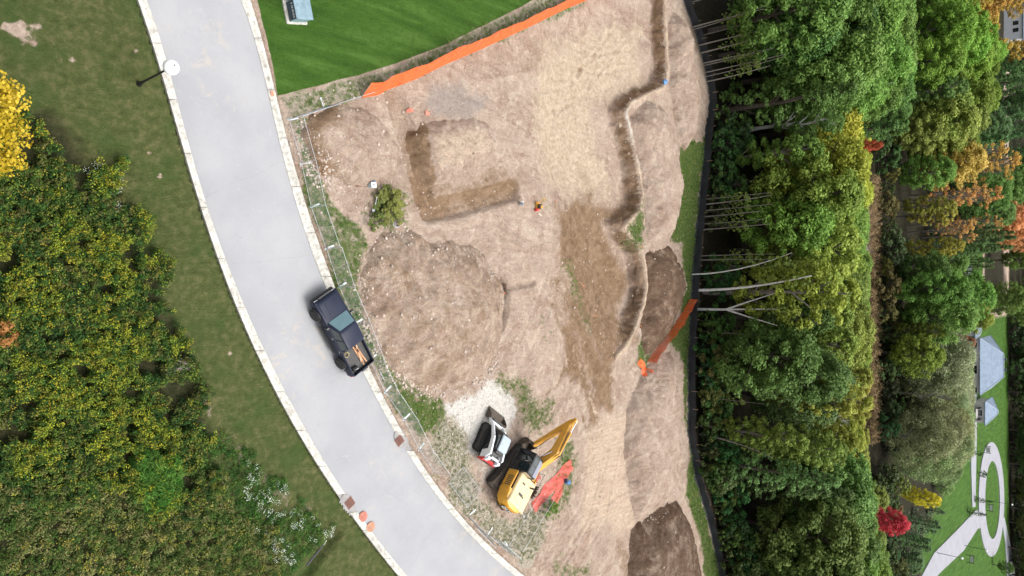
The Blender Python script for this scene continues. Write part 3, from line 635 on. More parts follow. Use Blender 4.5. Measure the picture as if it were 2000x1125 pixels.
# ------------------------------------------------------------------ plastic netting fences
def netting(name, base, Hh, mat, label, lean=0, post=2.4, wob=.12, seed=1, zf=None, postmat=None, flat=False, cols=.12, rowsN=9, group=None):
    rr = random.Random(seed)
    B = [Vector((p[0], p[1], 0)) for p in base]; S = []
    for i in range(len(B) - 1):
        k = max(1, int((B[i + 1] - B[i]).length / cols))
        S += [B[i].lerp(B[i + 1], q / k) for q in range(k)]
    S.append(B[-1]); n = len(S)
    e = empty(name, (B[0].x, B[0].y, 0), 0, label, 'netting fence', group)
    off = B[0]; grid = []
    for i, p in enumerate(S):
        t = (S[min(i + 1, n - 1)] - S[max(i - 1, 0)]).normalized(); nr = Vector((-t.y, t.x, 0))
        col = []
        z0 = ztop(p.x, p.y) if zf is None else zf
        w1 = math.sin(i * .31 + seed) * .5 + math.sin(i * .13 + 2 * seed) * .7
        hh = Hh * (1 - .10 * abs(math.sin(i * cols * 1.3)) )
        for j in range(rowsN + 1):
            f = j / rowsN
            if flat:
                q = p + nr * (f - .5) * Hh * (.9 + .12 * math.sin(i * .25 + seed)) ; z = ztop(q.x, q.y) + .06 + .04 * math.sin(i * .5 + j * .9 + seed) + .03 * math.sin(i * .37 + j * 1.1)
            else:
                q = p + nr * (lean * f + wob * w1 * f * (1 - f * .4)); z = z0 + .03 + hh * f
            col.append(Vector((q.x - off.x, q.y - off.y, z)))
        grid.append(col)
    b = MB()
    for j in range(rowsN + 1):       # horizontal bands
        for i in range(n - 1):
            p0, p1 = grid[i][j], grid[i + 1][j]
            if j < rowsN: u0, u1 = p0.lerp(grid[i][j + 1], .68), p1.lerp(grid[i + 1][j + 1], .68)
            else: u0, u1 = p0 + (p0 - grid[i][j - 1]) * .4, p1 + (p1 - grid[i + 1][j - 1]) * .4
            b.quad(p0, p1, u1, u0)
    for i in range(0, n - 1):
        for j in range(rowsN):
            p0 = grid[i][j].lerp(grid[i][j + 1], .68); q0 = grid[i][j + 1]
            b.quad(p0, p0.lerp(grid[i + 1][j].lerp(grid[i + 1][j + 1], .68), .4), q0.lerp(grid[i + 1][j + 1], .4), q0)
    b.build('netting', mat, e)
    if not flat:
        k = max(1, int(post / cols))
        for i in list(range(0, n, k)):
            p = grid[i][0]; q = grid[i][-1]
            MB().tube([(p.x, p.y, p.z - .25), (q.x, q.y, q.z + .12)], .022, 5).build('post', postmat or MPOST, e)
    return e
netting('orange_netting_fence', gp([(705, 192), (735, 187), (765, 173), (811, 155), (867, 127), (942, 95), (1013, 62), (1081, 30), (1122, 12), (1162, -4), (1230, -40)]), 1.3, MORANGE, 'long bright orange netting fence along the lawn edge', lean=.75, wob=.1, seed=2)
netting('red_netting_fence', gp([(1262, 706), (1283, 675), (1301, 655), (1320, 628), (1334, 604), (1345, 584)]), 1.1, MORANGE, 'orange red netting fence standing past the dark topsoil heap', lean=-.05, seed=5, post=1.6)
netting('crumpled_netting', gp([(1258, 706, .8), (1266, 716, .8), (1276, 733, 1.2)]), 1.0, MORANGE, 'crumpled orange netting collapsed onto the grey pink heap', flat=True, seed=4)
netting('fallen_netting', gp([(1114, 906), (1090, 930), (1066, 958), (1040, 992)]), 1.25, MRED, 'long red netting strip lying flat near the excavator', flat=True, seed=6, group='fallen netting by the excavator')
netting('fallen_netting', gp([(1094, 936), (1088, 960), (1078, 984)]), 1.2, MRED, 'short red netting strip branching off the long fallen strip', flat=True, seed=8, group='fallen netting by the excavator')
# silt fence
SF = gp([(1332, -60), (1334, 0), (1357, 60), (1378, 140), (1386, 200), (1376, 270), (1369, 350), (1358, 450), (1350, 560), (1343, 700), (1344, 850), (1356, 930), (1377, 1000), (1392, 1060), (1405, 1125), (1420, 1180)])
def silt():
    B = [Vector((p[0], p[1], 0)) for p in SF]; S = []
    for i in range(len(B) - 1):
        k = int((B[i + 1] - B[i]).length / .35); S += [B[i].lerp(B[i + 1], q / k) for q in range(k)]
    e = empty('silt_fence', (S[0].x, S[0].y, 0), 0, 'long black fabric silt fence along the forest edge', 'silt fence'); o = S[0]
    b = MB(); prev = None
    for i, p in enumerate(S):
        sag = .08 * abs(math.sin(i * .35 / 2 * math.pi * .9)); wx = .06 * math.sin(i * .8) + .04 * math.sin(i * .31)
        col = [Vector((p.x - o.x - .35, p.y - o.y, .0)), Vector((p.x - o.x + wx * .3, p.y - o.y, .1)), Vector((p.x - o.x + wx, p.y - o.y, .5)), Vector((p.x - o.x + wx * 1.3, p.y - o.y, .98 - sag))]
        for c in col: c.z += zground(p.x, p.y) - .03
        if prev:
            for j in range(3): b.quad(prev[j], col[j], col[j + 1], prev[j + 1])
        prev = col
    b.build('fabric', MSILT, e, smooth=True)
    for i in range(0, len(S), 6):
        p = S[i]; z = zground(p.x, p.y); MB().box((p.x - o.x + .08, p.y - o.y, z + .5), (.04, .04, 1.25)).build('post', MPOST, e)
silt()

# ------------------------------------------------------------------ street lamp, cabinet, small things on the lot
def lamp(g, H, r, label, name='street_lamp', lean=0, segs=20):
    e = empty(name, (g.x, g.y, zground(g.x, g.y)), 0, label, 'lamp post'); e.rotation_euler = (lean, 0, 0)
    MB().lathe([(.15, -.2), (.15, .12), (.11, .2), (.075, .6), (.065, 1.2), (.05, H - .55)], 12).build('pole', MBLACK, e, smooth=True)
    b = MB()
    for a in range(4):
        c, s = math.cos(a * math.pi / 2 + .5), math.sin(a * math.pi / 2 + .5)
        b.tube([(0, 0, H - .62), (c * .12, s * .12, H - .5), (c * r * .62, s * r * .62, H - .3)], .025, 5)
    b.build('yoke', MBLACK, e)
    gl = MB().lathe([(r * math.sin(t) + .001, -r * .92 * math.cos(t)) for t in [math.pi * k / 12 for k in range(1, 13)]][:12], segs).build('globe', MGLOBE, e, smooth=True, loc=(0, 0, H))
    MB().lathe([(.05, 0), (.035, .05), (.045, .09), (.01, .15)], 10).build('finial', simple('finial_grey', (.25, .25, .26), .5), gl, loc=(0, 0, r * .88))
    return e
lamp(G(270, 165), 4.15, .40, 'black street lamp with white globe on the mown verge', lean=R(-.8))

def cabinet():
    g = G(573, 26); e = empty('utility_cabinet', (g.x, g.y, zground(g.x, g.y)), R(13), 'blue grey metal utility cabinet on a concrete pad in the lawn', 'cabinet')
    MB().box((0, 0, .0), (1.5, 1.45, .24)).build('pad', MCONC, e, .02)
    MB().box((.02, 0, .55), (1.12, 1.22, .86)).build('housing', MGREYP, e, .015)
    l = MB().box((.02, 0, 1.0), (1.24, 1.32, .06)).build('lid', simple('cabinet_lid', (.16, .235, .28), .45, var=.2, scale=2), e, .012)
    m = MB()
    for x in (-.2, .2): m.box((x, 0, 1.035), (.02, 1.2, .014))
    m.build('rib', MGREYP, l)
    MB().box((-.552, 0, .54), (.012, 1.14, .8)).build('door', MNAVYC, e)
    b = MB()
    for y, wd in ((.38, .07), (.16, .17), (-.08, .17), (-.30, .14), (-.46, .07)):
        b.box((-.563, y, .78), (.012, wd, .03)).box((-.563, y, .66), (.012, wd, .03)).box((-.563, y - wd / 2 + .015, .72), (.011, .03, .14)).box((-.563, y + wd / 2 - .015, .72), (.011, .03, .14))
    b.build('marking', MWHITE, e)
cabinet()
def at(name, u, v, label, cat, rz=0, z=0): 
    g = G(u, v); return empty(name, (g.x, g.y, ztop(g.x, g.y) + z), rz, label, cat)
e = at('utility_pedestal', 719, 363, 'small pale utility pedestal with dark side beside the weedy shrub', 'pedestal', R(8))
MB().box((0, 0, .25), (.36, .34, .5)).build('housing', simple('pedestal_grey', (.45, .52, .55), .5), e, .02)
MB().box((0, 0, .53), (.42, .40, .06)).build('cap', MWHITE, e, .01)
MB().box((-.02, .01, .567), (.12, .12, .02)).build('lock_hole', MNAVYC, e)
MB().box((-.05, .30, .14), (.85, .14, .28)).build('side_rail', simple('navy_rail', (.07, .09, .14), .6), e)
e = at('rusty_pipe', 703, 364, 'rusty stub of pipe lying at the small pale pedestal', 'pipe', R(4))
MB().tube([(-.4, 0, .05), (.1, .01, .06), (.36, .0, .07)], .05, 8).build('barrel', MRUST, e); MB().tube([(.30, 0, .07), (.40, 0, .07)], .07, 8).build('collar', MRUST, e)
e = at('white_pipe', 728, 400, 'thin white pipe leaning in the weeds below the pedestal', 'pipe', R(86))
MB().tube([(-.55, 0, .12), (0, 0, .22), (.55, .0, .36)], .03, 8).build('barrel', MWHITE, e); MB().box((-.45, .1, .1), (.25, .12, .08)).build('bracket', MSTEEL, e)
e = at('coiled_cable', 772, 438, 'coil of black and white cable at the weedy shrub', 'cable')
for k in range(4): MB().tube([(math.cos(t) * (.3 - .03 * k), math.sin(t) * (.24 - .02 * k), .06 + .035 * k + .03 * math.sin(3 * t)) for t in [2 * math.pi * q / 20 for q in range(21)]], .016, 5).build('cable_loop', MBLACK if k % 2 else MWHITE, e)
e = at('steel_pail', 1012, 398, 'small grey metal pail standing on the trench bank', 'pail')
MB().lathe([(.13, 0), (.19, .34), (.2, .35), (.17, .34), (.12, .04)], 16).build('shell', MSTEEL, e, smooth=True)
MB().tube([(.19 * math.cos(t), 0, .34 + .16 * math.sin(t)) for t in [math.pi * k / 8 for k in range(9)]], .012, 5).build('handle', MCHAR, e)
e = at('plate_compactor', 1047, 403, 'small yellow and black compaction machine near the grey pail', 'compactor', R(95))
MB().prism([(-.36, .1), (-.28, 0), (.28, 0), (.38, .12), (.38, .16), (-.36, .16)], -.24, .24).build('base_plate', MYEL, e, .01)
MB().box((-.03, 0, .34), (.4, .34, .34)).build('engine', MCHAR, e, .04); MB().box((-.1, 0, .55), (.24, .24, .1)).build('fuel_tank', MYEL, e, .03)
MB().tube([(.1, -.22, .2), (.55, -.22, .85), (.62, -.22, .9), (.62, .22, .9), (.55, .22, .85), (.1, .22, .2)], .022, 6).build('handle', MYEL, e)
e = at('red_jug', 1044, 410, 'red fuel jug beside the small compaction machine', 'jug', .3)
MB().loft([[(x, y, z) for x, y in ((-a, -b), (a, -b), (a, b), (-a, b))] for a, b, z in ((.17, .11, 0), (.18, .12, .28), (.1, .08, .36))]).build('can', MREDP, e, .02)
MB().tube([(.08, 0, .34), (.2, 0, .46)], .03, 6).build('spout', MCHAR, e)
e = at('plank', 1052, 419, 'short pale plank lying beside the red fuel jug', 'plank', R(-25))
MB().box((0, 0, .06), (.42, .11, .05)).build('board', simple('pale_wood', (.6, .52, .42), .8, var=.2), e); 
for (u, v, a, lb) in ((1085, 400, 100, 'upright pale survey stake on the upper clay bank'), (1137, 555, -35, 'tilted wooden survey stake in the clay pit'), (1160, 617, 0, 'orange tipped survey stake at the pit floor'), (1243, 482, 4, 'wooden survey stake on the small grass patch'), (1245, 634, -30, 'orange tipped survey stake on the topsoil heap'), (975, 575, 20, 'wooden survey stake by the narrow gash')):
    e = at('survey_stake', u, v, lb, 'stake', R(a))
    MB().box((0, 0, .08), (.75, .05, .04), ry=R(-6)).build('shaft', MWOOD, e); MB().box((.33, 0, .12), (.14, .058, .048), ry=R(-6)).build('tip', MORANGE, e)
e = at('sand_bag', 1291, 162, 'small blue tarp bundle in the corner of the trench', 'tarp', .2, .05)
b = MB().lathe([(.05, 0), (.3, .05), (.34, .2), (.2, .36), (.05, .4)], 10); b.build('bundle', simple('blue_tarp', (.10, .22, .42), .6), e, smooth=True); MB().box((.1, .1, .4), (.25, .2, .05), rz=.4).build('flap', simple('blue_tarp_flap', (.14, .27, .46), .6), e)
e = at('culvert_pipe', 622, 1088, z=-.12, label='dark ribbed culvert pipe in the ditch at the meadow edge', cat='pipe', rz=math.atan2(*(lambda a, b: (a.y - b.y, a.x - b.x))(G(590, 1125), G(640, 1062))))
MB().tube([(x, 0, .05) for x in np.linspace(-.8, .8, 25)], [.11 + .012 * (k % 2) for k in range(25)], 12).build('barrel', simple('culvert_black', (.025, .025, .03), .5), e)
e = at('blue_jug', 1103, 940, 'blue plastic container with dark cap beside the red netting', 'container', R(-25))
MB().loft([[(x, y, z) for x, y in ((-a, -b), (a, -b), (a, b), (-a, b))] for a, b, z in ((.3, .2, 0), (.32, .22, .3), (.24, .16, .42))]).build('body', simple('blue_plastic', (.05, .14, .32), .45), e, .04)
MB().box((-.27, .08, .36), (.3, .22, .16)).build('lid', MNAVYC, e, .03); MB().tube([(-.25, -.05, .4), (-.42, -.05, .5)], .05, 8).build('cap', MBLACK, e)
e = at('red_rack', 1036, 928, 'small red steel rack standing under the excavator boom', 'rack', R(-62))
for x in (-.4, .4):
    for y in (-.26, .26): MB().box((x, y, .35), (.06, .06, .7)).build('leg', MREDP, e)
MB().box((0, 0, .36), (.84, .56, .05)).build('shelf', MREDP, e); MB().box((0, .26, .7), (.86, .05, .05)).box((0, -.26, .7), (.86, .05, .05)).build('rail', MREDP, e)
MB().box((.05, 0, .52), (.6, .42, .28)).build('tank', simple('dull_red', (.33, .05, .045), .6, var=.2), e, .04)

# sprayed survey marks
def paint(u, v, r, label, z=.13):
    g = G(u, v); e = empty('paint_mark', (g.x, g.y, 0), 0, label, 'paint mark'); k = 14
    rings = [(0, 0)] + [(q, 2 * math.pi * a / k) for q in (.5, 1) for a in range(k)]
    vs = []
    for q, a in rings:
        rr = r * q * (1 + .15 * math.sin(3 * a + u) + .12 * math.sin(5 * a)); x, y = rr * math.cos(a), rr * math.sin(a) * .8; vs.append((x, y, ztop(g.x + x, g.y + y) + z))
    fs = [(0, 1 + a, 1 + (a + 1) % k) for a in range(k)] + [(1 + a, 1 + k + a, 1 + k + (a + 1) % k, 1 + (a + 1) % k) for a in range(k)]
    MB().add(vs, fs).build('paint', simple('survey_orange', (.62, .19, .13), .8, var=.15, dirt=((.34, .24, .19), .9), scale=3), e)
paint(800, 216, .2, 'orange sprayed mark on the soil near the grey patch edge'); paint(831, 222, .22, 'pinkish orange sprayed mark on the grey patch')
g = G(530, 184); e = empty('paint_mark', (g.x, g.y, .15), R(-70), 'orange paint dash on the kerb by the lawn corner', 'paint mark'); MB().box((0, 0, .0), (.28, .2, .012)).build('paint', simple('kerb_orange', (.6, .2, .12), .8), e)
# ------------------------------------------------------------------ vehicles
def face_panel(A, B, C, D, u0, u1, v0, v1, off=.006, th=.012):
    A, B, C, D = map(Vector, (A, B, C, D)); nrm = (B - A).cross(D - A).normalized()
    P = lambda u, v: (A.lerp(B, u)).lerp(D.lerp(C, u), v)
    q = [P(u0, v0), P(u1, v0), P(u1, v1), P(u0, v1)]
    b = MB(); vs = [p + nrm * off for p in q] + [p - nrm * th for p in q]
    return b.add(vs, [(0, 1, 2, 3), (7, 6, 5, 4), (0, 4, 5, 1), (1, 5, 6, 2), (2, 6, 7, 3), (3, 7, 4, 0)])
def wheel(e, x, y, r, wd, tyre, rim):
    w_ = link(bpy.data.objects.new('wheel', None)); w_.parent = e; w_.location = (x, y, r); w_.rotation_euler = (R(90), 0, 0)
    MB().lathe([(r * .62, -wd / 2), (r * .93, -wd / 2), (r, -wd * .36), (r, wd * .36), (r * .93, wd / 2), (r * .62, wd / 2)], 24).build('tyre', tyre, w_, smooth=True)
    b = MB().lathe([(r * .60, -wd * .42), (r * .60, wd * .42)], 20)
    for k in range(6):
        a = k * math.pi / 3; b.box((math.cos(a) * r * .32, math.sin(a) * r * .32, wd * .43 * (1 if y > 0 else 1)), (r * .5, .06, .03), rz=a).box((math.cos(a) * r * .32, math.sin(a) * r * .32, -wd * .43), (r * .5, .06, .03), rz=a)
    b.build('rim', rim, w_)
    return w_
def arc(cx, cz, r, a0, a1, n=8): return [(cx + r * math.cos(R(a0 + (a1 - a0) * k / n)), cz + r * math.sin(R(a0 + (a1 - a0) * k / n))) for k in range(n + 1)]
def rrect(x0, x1, y0, y1, r, z):
    out = []
    for cx, cy, a0 in ((x1 - r, y1 - r, 0), (x0 + r, y1 - r, 90), (x0 + r, y0 + r, 180), (x1 - r, y0 + r, 270)):
        for k in range(4): a = R(a0 + 30 * k); out.append((cx + r * math.cos(a), cy + r * math.sin(a), z))
    return out
def pickup():
    e = empty('pickup_truck', (27.62, -2.98, .05), R(120.5), 'black crew cab pickup truck with lumber in its bed', 'pickup truck')
    prof = [(2.80, .52), (2.93, .66), (2.93, .98), (2.82, 1.12), (2.0, 1.21), (1.34, 1.25), (-1.0, 1.25), (-1.03, 1.0), (-2.86, 1.0), (-2.9, .6), (-2.84, .52)]
    prof += arc(-1.88, .44, .52, 171, 9) + arc(1.95, .44, .52, 171, 9)
    MB().prism(prof, -.96, .96).build('body', MNAVY, e, .035, True)
    hd = MB().loft([rrect(1.36, 2.80, -.88, .88, .2, 1.18), rrect(1.40, 2.66, -.78, .78, .2, 1.255)]); hd.box((2.0, .38, 1.262), (1.0, .05, .02)).box((2.0, -.38, 1.262), (1.0, .05, .02))
    hd.build('hood', MNAVY, e, .01, True)
    MB().loft([rrect(-1.0, 1.34, -.93, .93, .12, 1.24), rrect(-.92, .925, -.825, .825, .12, 1.56), rrect(-.84, .52, -.72, .72, .14, 1.88), rrect(-.74, .40, -.62, .62, .14, 1.915)]).build('cab', MNAVY, e, 0, True)
    MWS = simple('windshield_glass', (.09, .18, .20), .05, var=.05, coat=1, spec=1)  # teal base colour paints in the sky reflected by the glass
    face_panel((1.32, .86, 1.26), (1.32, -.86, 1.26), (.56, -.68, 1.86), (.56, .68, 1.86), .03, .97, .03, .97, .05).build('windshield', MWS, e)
    face_panel((-1.0, -.86, 1.26), (-1.0, .86, 1.26), (-.86, .68, 1.86), (-.86, -.68, 1.86), .1, .9, .2, .9, .02).build('rear_window', MGLASS, e)
    for s in (1, -1):
        A, B, C, D = (1.2, .935, 1.27), (-.95, .935, 1.27), (-.82, .735, 1.85), (.5, .735, 1.85)
        pts = [(p[0], s * p[1], p[2]) for p in (A, B, C, D)]
        if s < 0: pts = [pts[1], pts[0], pts[3], pts[2]]
        for u0, u1 in ((.05, .5), (.55, .95)):
            if s < 0: u0, u1 = 1 - u1, 1 - u0
            face_panel(*pts, u0, u1, .1, .92, .014).build('side_window', MGLASS, e)
        for x0 in (.95, -.12): 
            d_ = MB().box((x0 - .42, s * .966, .9), (.98, .02, .6)).build('door', MNAVY, e, .01); MB().box((x0 - .8, s * .985, 1.08), (.16, .03, .035)).build('handle', MCHROME, d_)
        m_ = MB().box((1.06, s * 1.08, 1.32), (.12, .24, .2)).build('mirror', MBLACK, e, .03); MB().box((.995, s * 1.08, 1.32), (.012, .18, .15)).build('glass', MCHROME, m_)
        MB().box((-1.95, s * .93, 1.16), (1.84, .07, .34)).build('bed_side', MNAVY, e, .02)
        MB().prism(arc(1.95, .44, .60, 165, 15) + arc(1.95, .44, .50, 15, 165), s * .94, s * 1.04).build('fender_flare', MBLACK, e)
        MB().prism(arc(-1.88, .44, .60, 165, 15) + arc(-1.88, .44, .50, 15, 165), s * .94, s * 1.04).build('fender_flare', MBLACK, e)
        MB().box((2.90, s * .74, .93), (.08, .32, .16)).build('headlight', MCHROME, e, .02)
        MB().box((-2.89, s * .87, 1.05), (.06, .16, .36)).build('tail_light', MREDP, e, .01)
        MB().box((.1, s * 1.02, .46), (2.1, .14, .06)).build('running_board', MBLACK, e)
        for x in (1.95, -1.88): wheel(e, x, s * .92, .43, .31, MRUB, MCHAR)
    MB().box((2.96, 0, .68), (.16, 1.86, .24)).build('front_bumper', MBLACK, e, .05)
    gr = MB().box((2.93, 0, .94), (.06, 1.1, .26)).build('grille', MCHAR, e)
    for k in range(3): MB().box((2.965, 0, .86 + .08 * k), (.02, 1.06, .02)).build('bar', MCHROME, gr)
    MB().box((-2.98, 0, .66), (.18, 1.7, .16)).build('rear_bumper', MBLACK, e, .03)
    MB().box((-3.12, -.3, .74), (.2, .5, .3)).tube([(-3.1, 0, .5), (-3.3, 0, .5)], .05, 6).build('hitch', MBLACK, e, .03)
    MB().box((-2.87, 0, 1.16), (.06, 1.8, .34)).build('tailgate', MNAVY, e, .015)
    fl = MB().box((-1.94, 0, 1.006), (1.78, 1.78, .02))
    for k in range(8): fl.box((-1.94, -.75 + k * .214, 1.022), (1.76, .06, .014))
    fl.build('bed_floor', MCHAR, e)
    t = Matrix.Translation(e.location) @ Matrix.Rotation(e.rotation_euler.z, 4, 'Z')
    for k, (x, y, a, L, z, c) in enumerate(((-1.85, -.15, 5, 1.5, 1.06, (.40, .21, .11)), (-1.95, -.3, -4, 1.6, 1.06, (.46, .27, .16)), (-1.9, -.42, 8, 1.35, 1.06, (.36, .18, .10)), (-1.8, -.24, -10, 1.2, 1.12, (.5, .3, .18)), (-2.0, -.36, 12, 1.3, 1.12, (.42, .22, .12)))):
        p = t @ Vector((x, y, z)); b = empty('lumber_plank', p, e.rotation_euler.z + R(a), 'brown lumber plank lying in the black pickup bed', 'plank', 'lumber planks in the pickup bed')
        MB().box((0, 0, 0), (L, .1, .045)).build('board', simple('plank_wood', c, .8, var=.25, scale=6), b)
    p = t @ Vector((-1.35, .62, 1.1)); b = empty('rope_coil', p, 0, 'yellowish coiled rope in the front of the pickup bed', 'rope')
    MB().tube([(math.cos(q * .7) * (.17 + .01 * (q % 5)), math.sin(q * .7) * .17, .02 * (q % 4)) for q in range(40)], .02, 5).build('coil', simple('rope', (.4, .33, .16), .9, var=.3, scale=8), b)
    p = t @ Vector((-2.5, .55, 1.14)); b = empty('tool_bag', p, .4, 'small dark tool bag at the pickup tailgate', 'bag')
    MB().loft([rrect(-.25, .25, -.15, .15, .06, -.12), rrect(-.22, .22, -.12, .12, .06, .1), rrect(-.18, .18, -.03, .03, .02, .2)]).build('body', MCHAR, b); MB().tube([(-.12, 0, .15), (-.1, 0, .3), (.1, 0, .3), (.12, 0, .15)], .015, 5).build('handle', MWHITE, b)
pickup()

def track(e, x0, x1, r, y, wd, z, mat, nshoe=40, gr=.03):
    # oval belt with raised shoes
    L = x1 - x0 - 2 * r; per = 2 * L + 2 * math.pi * r
    def P(s):
        s %= per
        if s < L: return (x0 + r + s, 2 * r), 0
        s -= L
        if s < math.pi * r: a = math.pi / 2 - s / r; return (x1 - r + r * math.cos(a), r + r * math.sin(a)), s / r
        s -= math.pi * r
        if s < L: return (x1 - r - s, 0), math.pi
        s -= L; a = -math.pi / 2 - s / r; return (x0 + r + r * math.cos(a), r + r * math.sin(a)), math.pi + s / r
    t = link(bpy.data.objects.new('track', None)); t.parent = e; t.location = (0, y, z)
    belt = MB(); ins = r - .07
    def loop(rr): return [(x0 + r, r + rr)] + [(x1 - r + rr * math.cos(R(a)), r + rr * math.sin(R(a))) for a in range(90, -91, -15)] + [(x0 + r + rr * math.cos(R(a)), r + rr * math.sin(R(a))) for a in range(-90, -271, -15)]
    o_, i_ = loop(r - .015), loop(ins); n = len(o_)
    vs = [(x, s * wd / 2, zz) for s in (-1, 1) for lp in (o_, i_) for x, zz in lp]; fs = []
    for k in range(n):
        k2 = (k + 1) % n
        fs += [(k, k2, 2 * n + k2, 2 * n + k), (n + k, 3 * n + k, 3 * n + k2, n + k2), (k, n + k, n + k2, k2), (2 * n + k, 2 * n + k2, 3 * n + k2, 3 * n + k)]
    belt.add(vs, fs); belt.build('belt', mat, t)
    sh = MB()
    for k in range(nshoe):
        (px, pz), a = P(k * per / nshoe); sh.box((px, 0, pz), (per / nshoe * .86, wd, .03), ry=a).box((px + math.sin(a) * gr * .6, 0, pz + math.cos(a) * gr * .6), (per / nshoe * .22, wd, gr), ry=a)
    tag(sh.build('shoes', mat, t), kind='stuff')
    fr = MB().prism([(x0 + r, r * .5), (x1 - r, r * .5), (x1 - r, r * 1.45), (x0 + r, r * 1.45)], -wd * .32, wd * .32).build('track_frame', MCHAR, t)
    for x in (x0 + r, x1 - r):
        w_ = MB().tube([(x, -wd * .36, r), (x, wd * .36, r)], ins * .96, 16).build('sprocket', MCHAR, t)
    for k in range(5):
        x = x0 + r + (k + .5) * L / 5; MB().tube([(x, -wd * .34, r * .36), (x, wd * .34, r * .36)], r * .26, 10).build('roller', MCHAR, t)
    return t
def bucket(e, parent_M, mat, name='bucket', w=1.1, s=1.0, top=False):
    """clam shaped digging bucket: curved back plate, two cheeks, teeth"""
    prof = [(0, 0), (.18 * s, -.1 * s), (.30 * s, -.35 * s), (.26 * s, -.65 * s), (.05 * s, -.9 * s), (-.25 * s, -1.0 * s), (-.62 * s, -.95 * s)]
    b = MB(); n = len(prof)
    inn = [(x * .93 - .03 * s, z * .93 - .02) for x, z in prof]
    vs = [(x, y, z) for y in (-w / 2, w / 2) for x, z in prof] + [(x, y, z) for y in (-w / 2, w / 2) for x, z in inn]
    fs = []
    for k in range(n - 1): fs += [(k, k + 1, n + k + 1, n + k), (2 * n + k, 3 * n + k, 3 * n + k + 1, 2 * n + k + 1)]
    fs += [(0, n, 3 * n, 2 * n), (n - 1, 3 * n - 1, 4 * n - 1, 2 * n - 1)]
    b.add(vs, fs)
    for y in (-w / 2, w / 2):
        b.prism(prof, y - .02, y + .02)
    o = b.build(name, mat, e)
    t = MB()
    for k in range(5): t.box((-.72 * s, -w / 2 + .06 + k * (w - .12) / 4, -.93 * s), (.24 * s, .09, .07), ry=R(-5))
    t.build('teeth', MTRACK, o)
    MB().box((.02, -.18, .06), (.3 * s, .05, .24)).box((.02, .18, .06), (.3 * s, .05, .24)).build('lug', mat, o)
    o.matrix_local = parent_M
    return o
def seg_box(b, pts, w):       # tapering box beam along x,z points with depths
    up = []; dn = []
    for i, (x, z, d) in enumerate(pts):
        q = pts[min(i + 1, len(pts) - 1)]; p = pts[max(i - 1, 0)]; t = Vector((q[0] - p[0], q[1] - p[1])).normalized()
        up.append((x - t.y * d / 2, z + t.x * d / 2)); dn.append((x + t.y * d / 2, z - t.x * d / 2))
    return b.prism(up + dn[::-1], -w / 2, w / 2)
def text_obj(s, size, mat, parent, M, name='lettering', depth=.006, bold=.01):
    cu = bpy.data.curves.new(name, 'FONT'); cu.body = s; cu.size = size; cu.align_x = 'CENTER'; cu.align_y = 'CENTER'; cu.extrude = depth; cu.offset = bold
    o = link(bpy.data.objects.new(name, cu)); dg = bpy.context.evaluated_depsgraph_get(); dg.update()
    me = bpy.data.meshes.new_from_object(o.evaluated_get(dg)); bpy.data.objects.remove(o, do_unlink=True)
    me.materials.clear(); me.materials.append(mat)
    q = link(bpy.data.objects.new(name, me)); q.parent = parent; q.matrix_local = M
    return q
EXC = dict(x=44.85, y=-16.0, track=33, house=48, s=1.12)
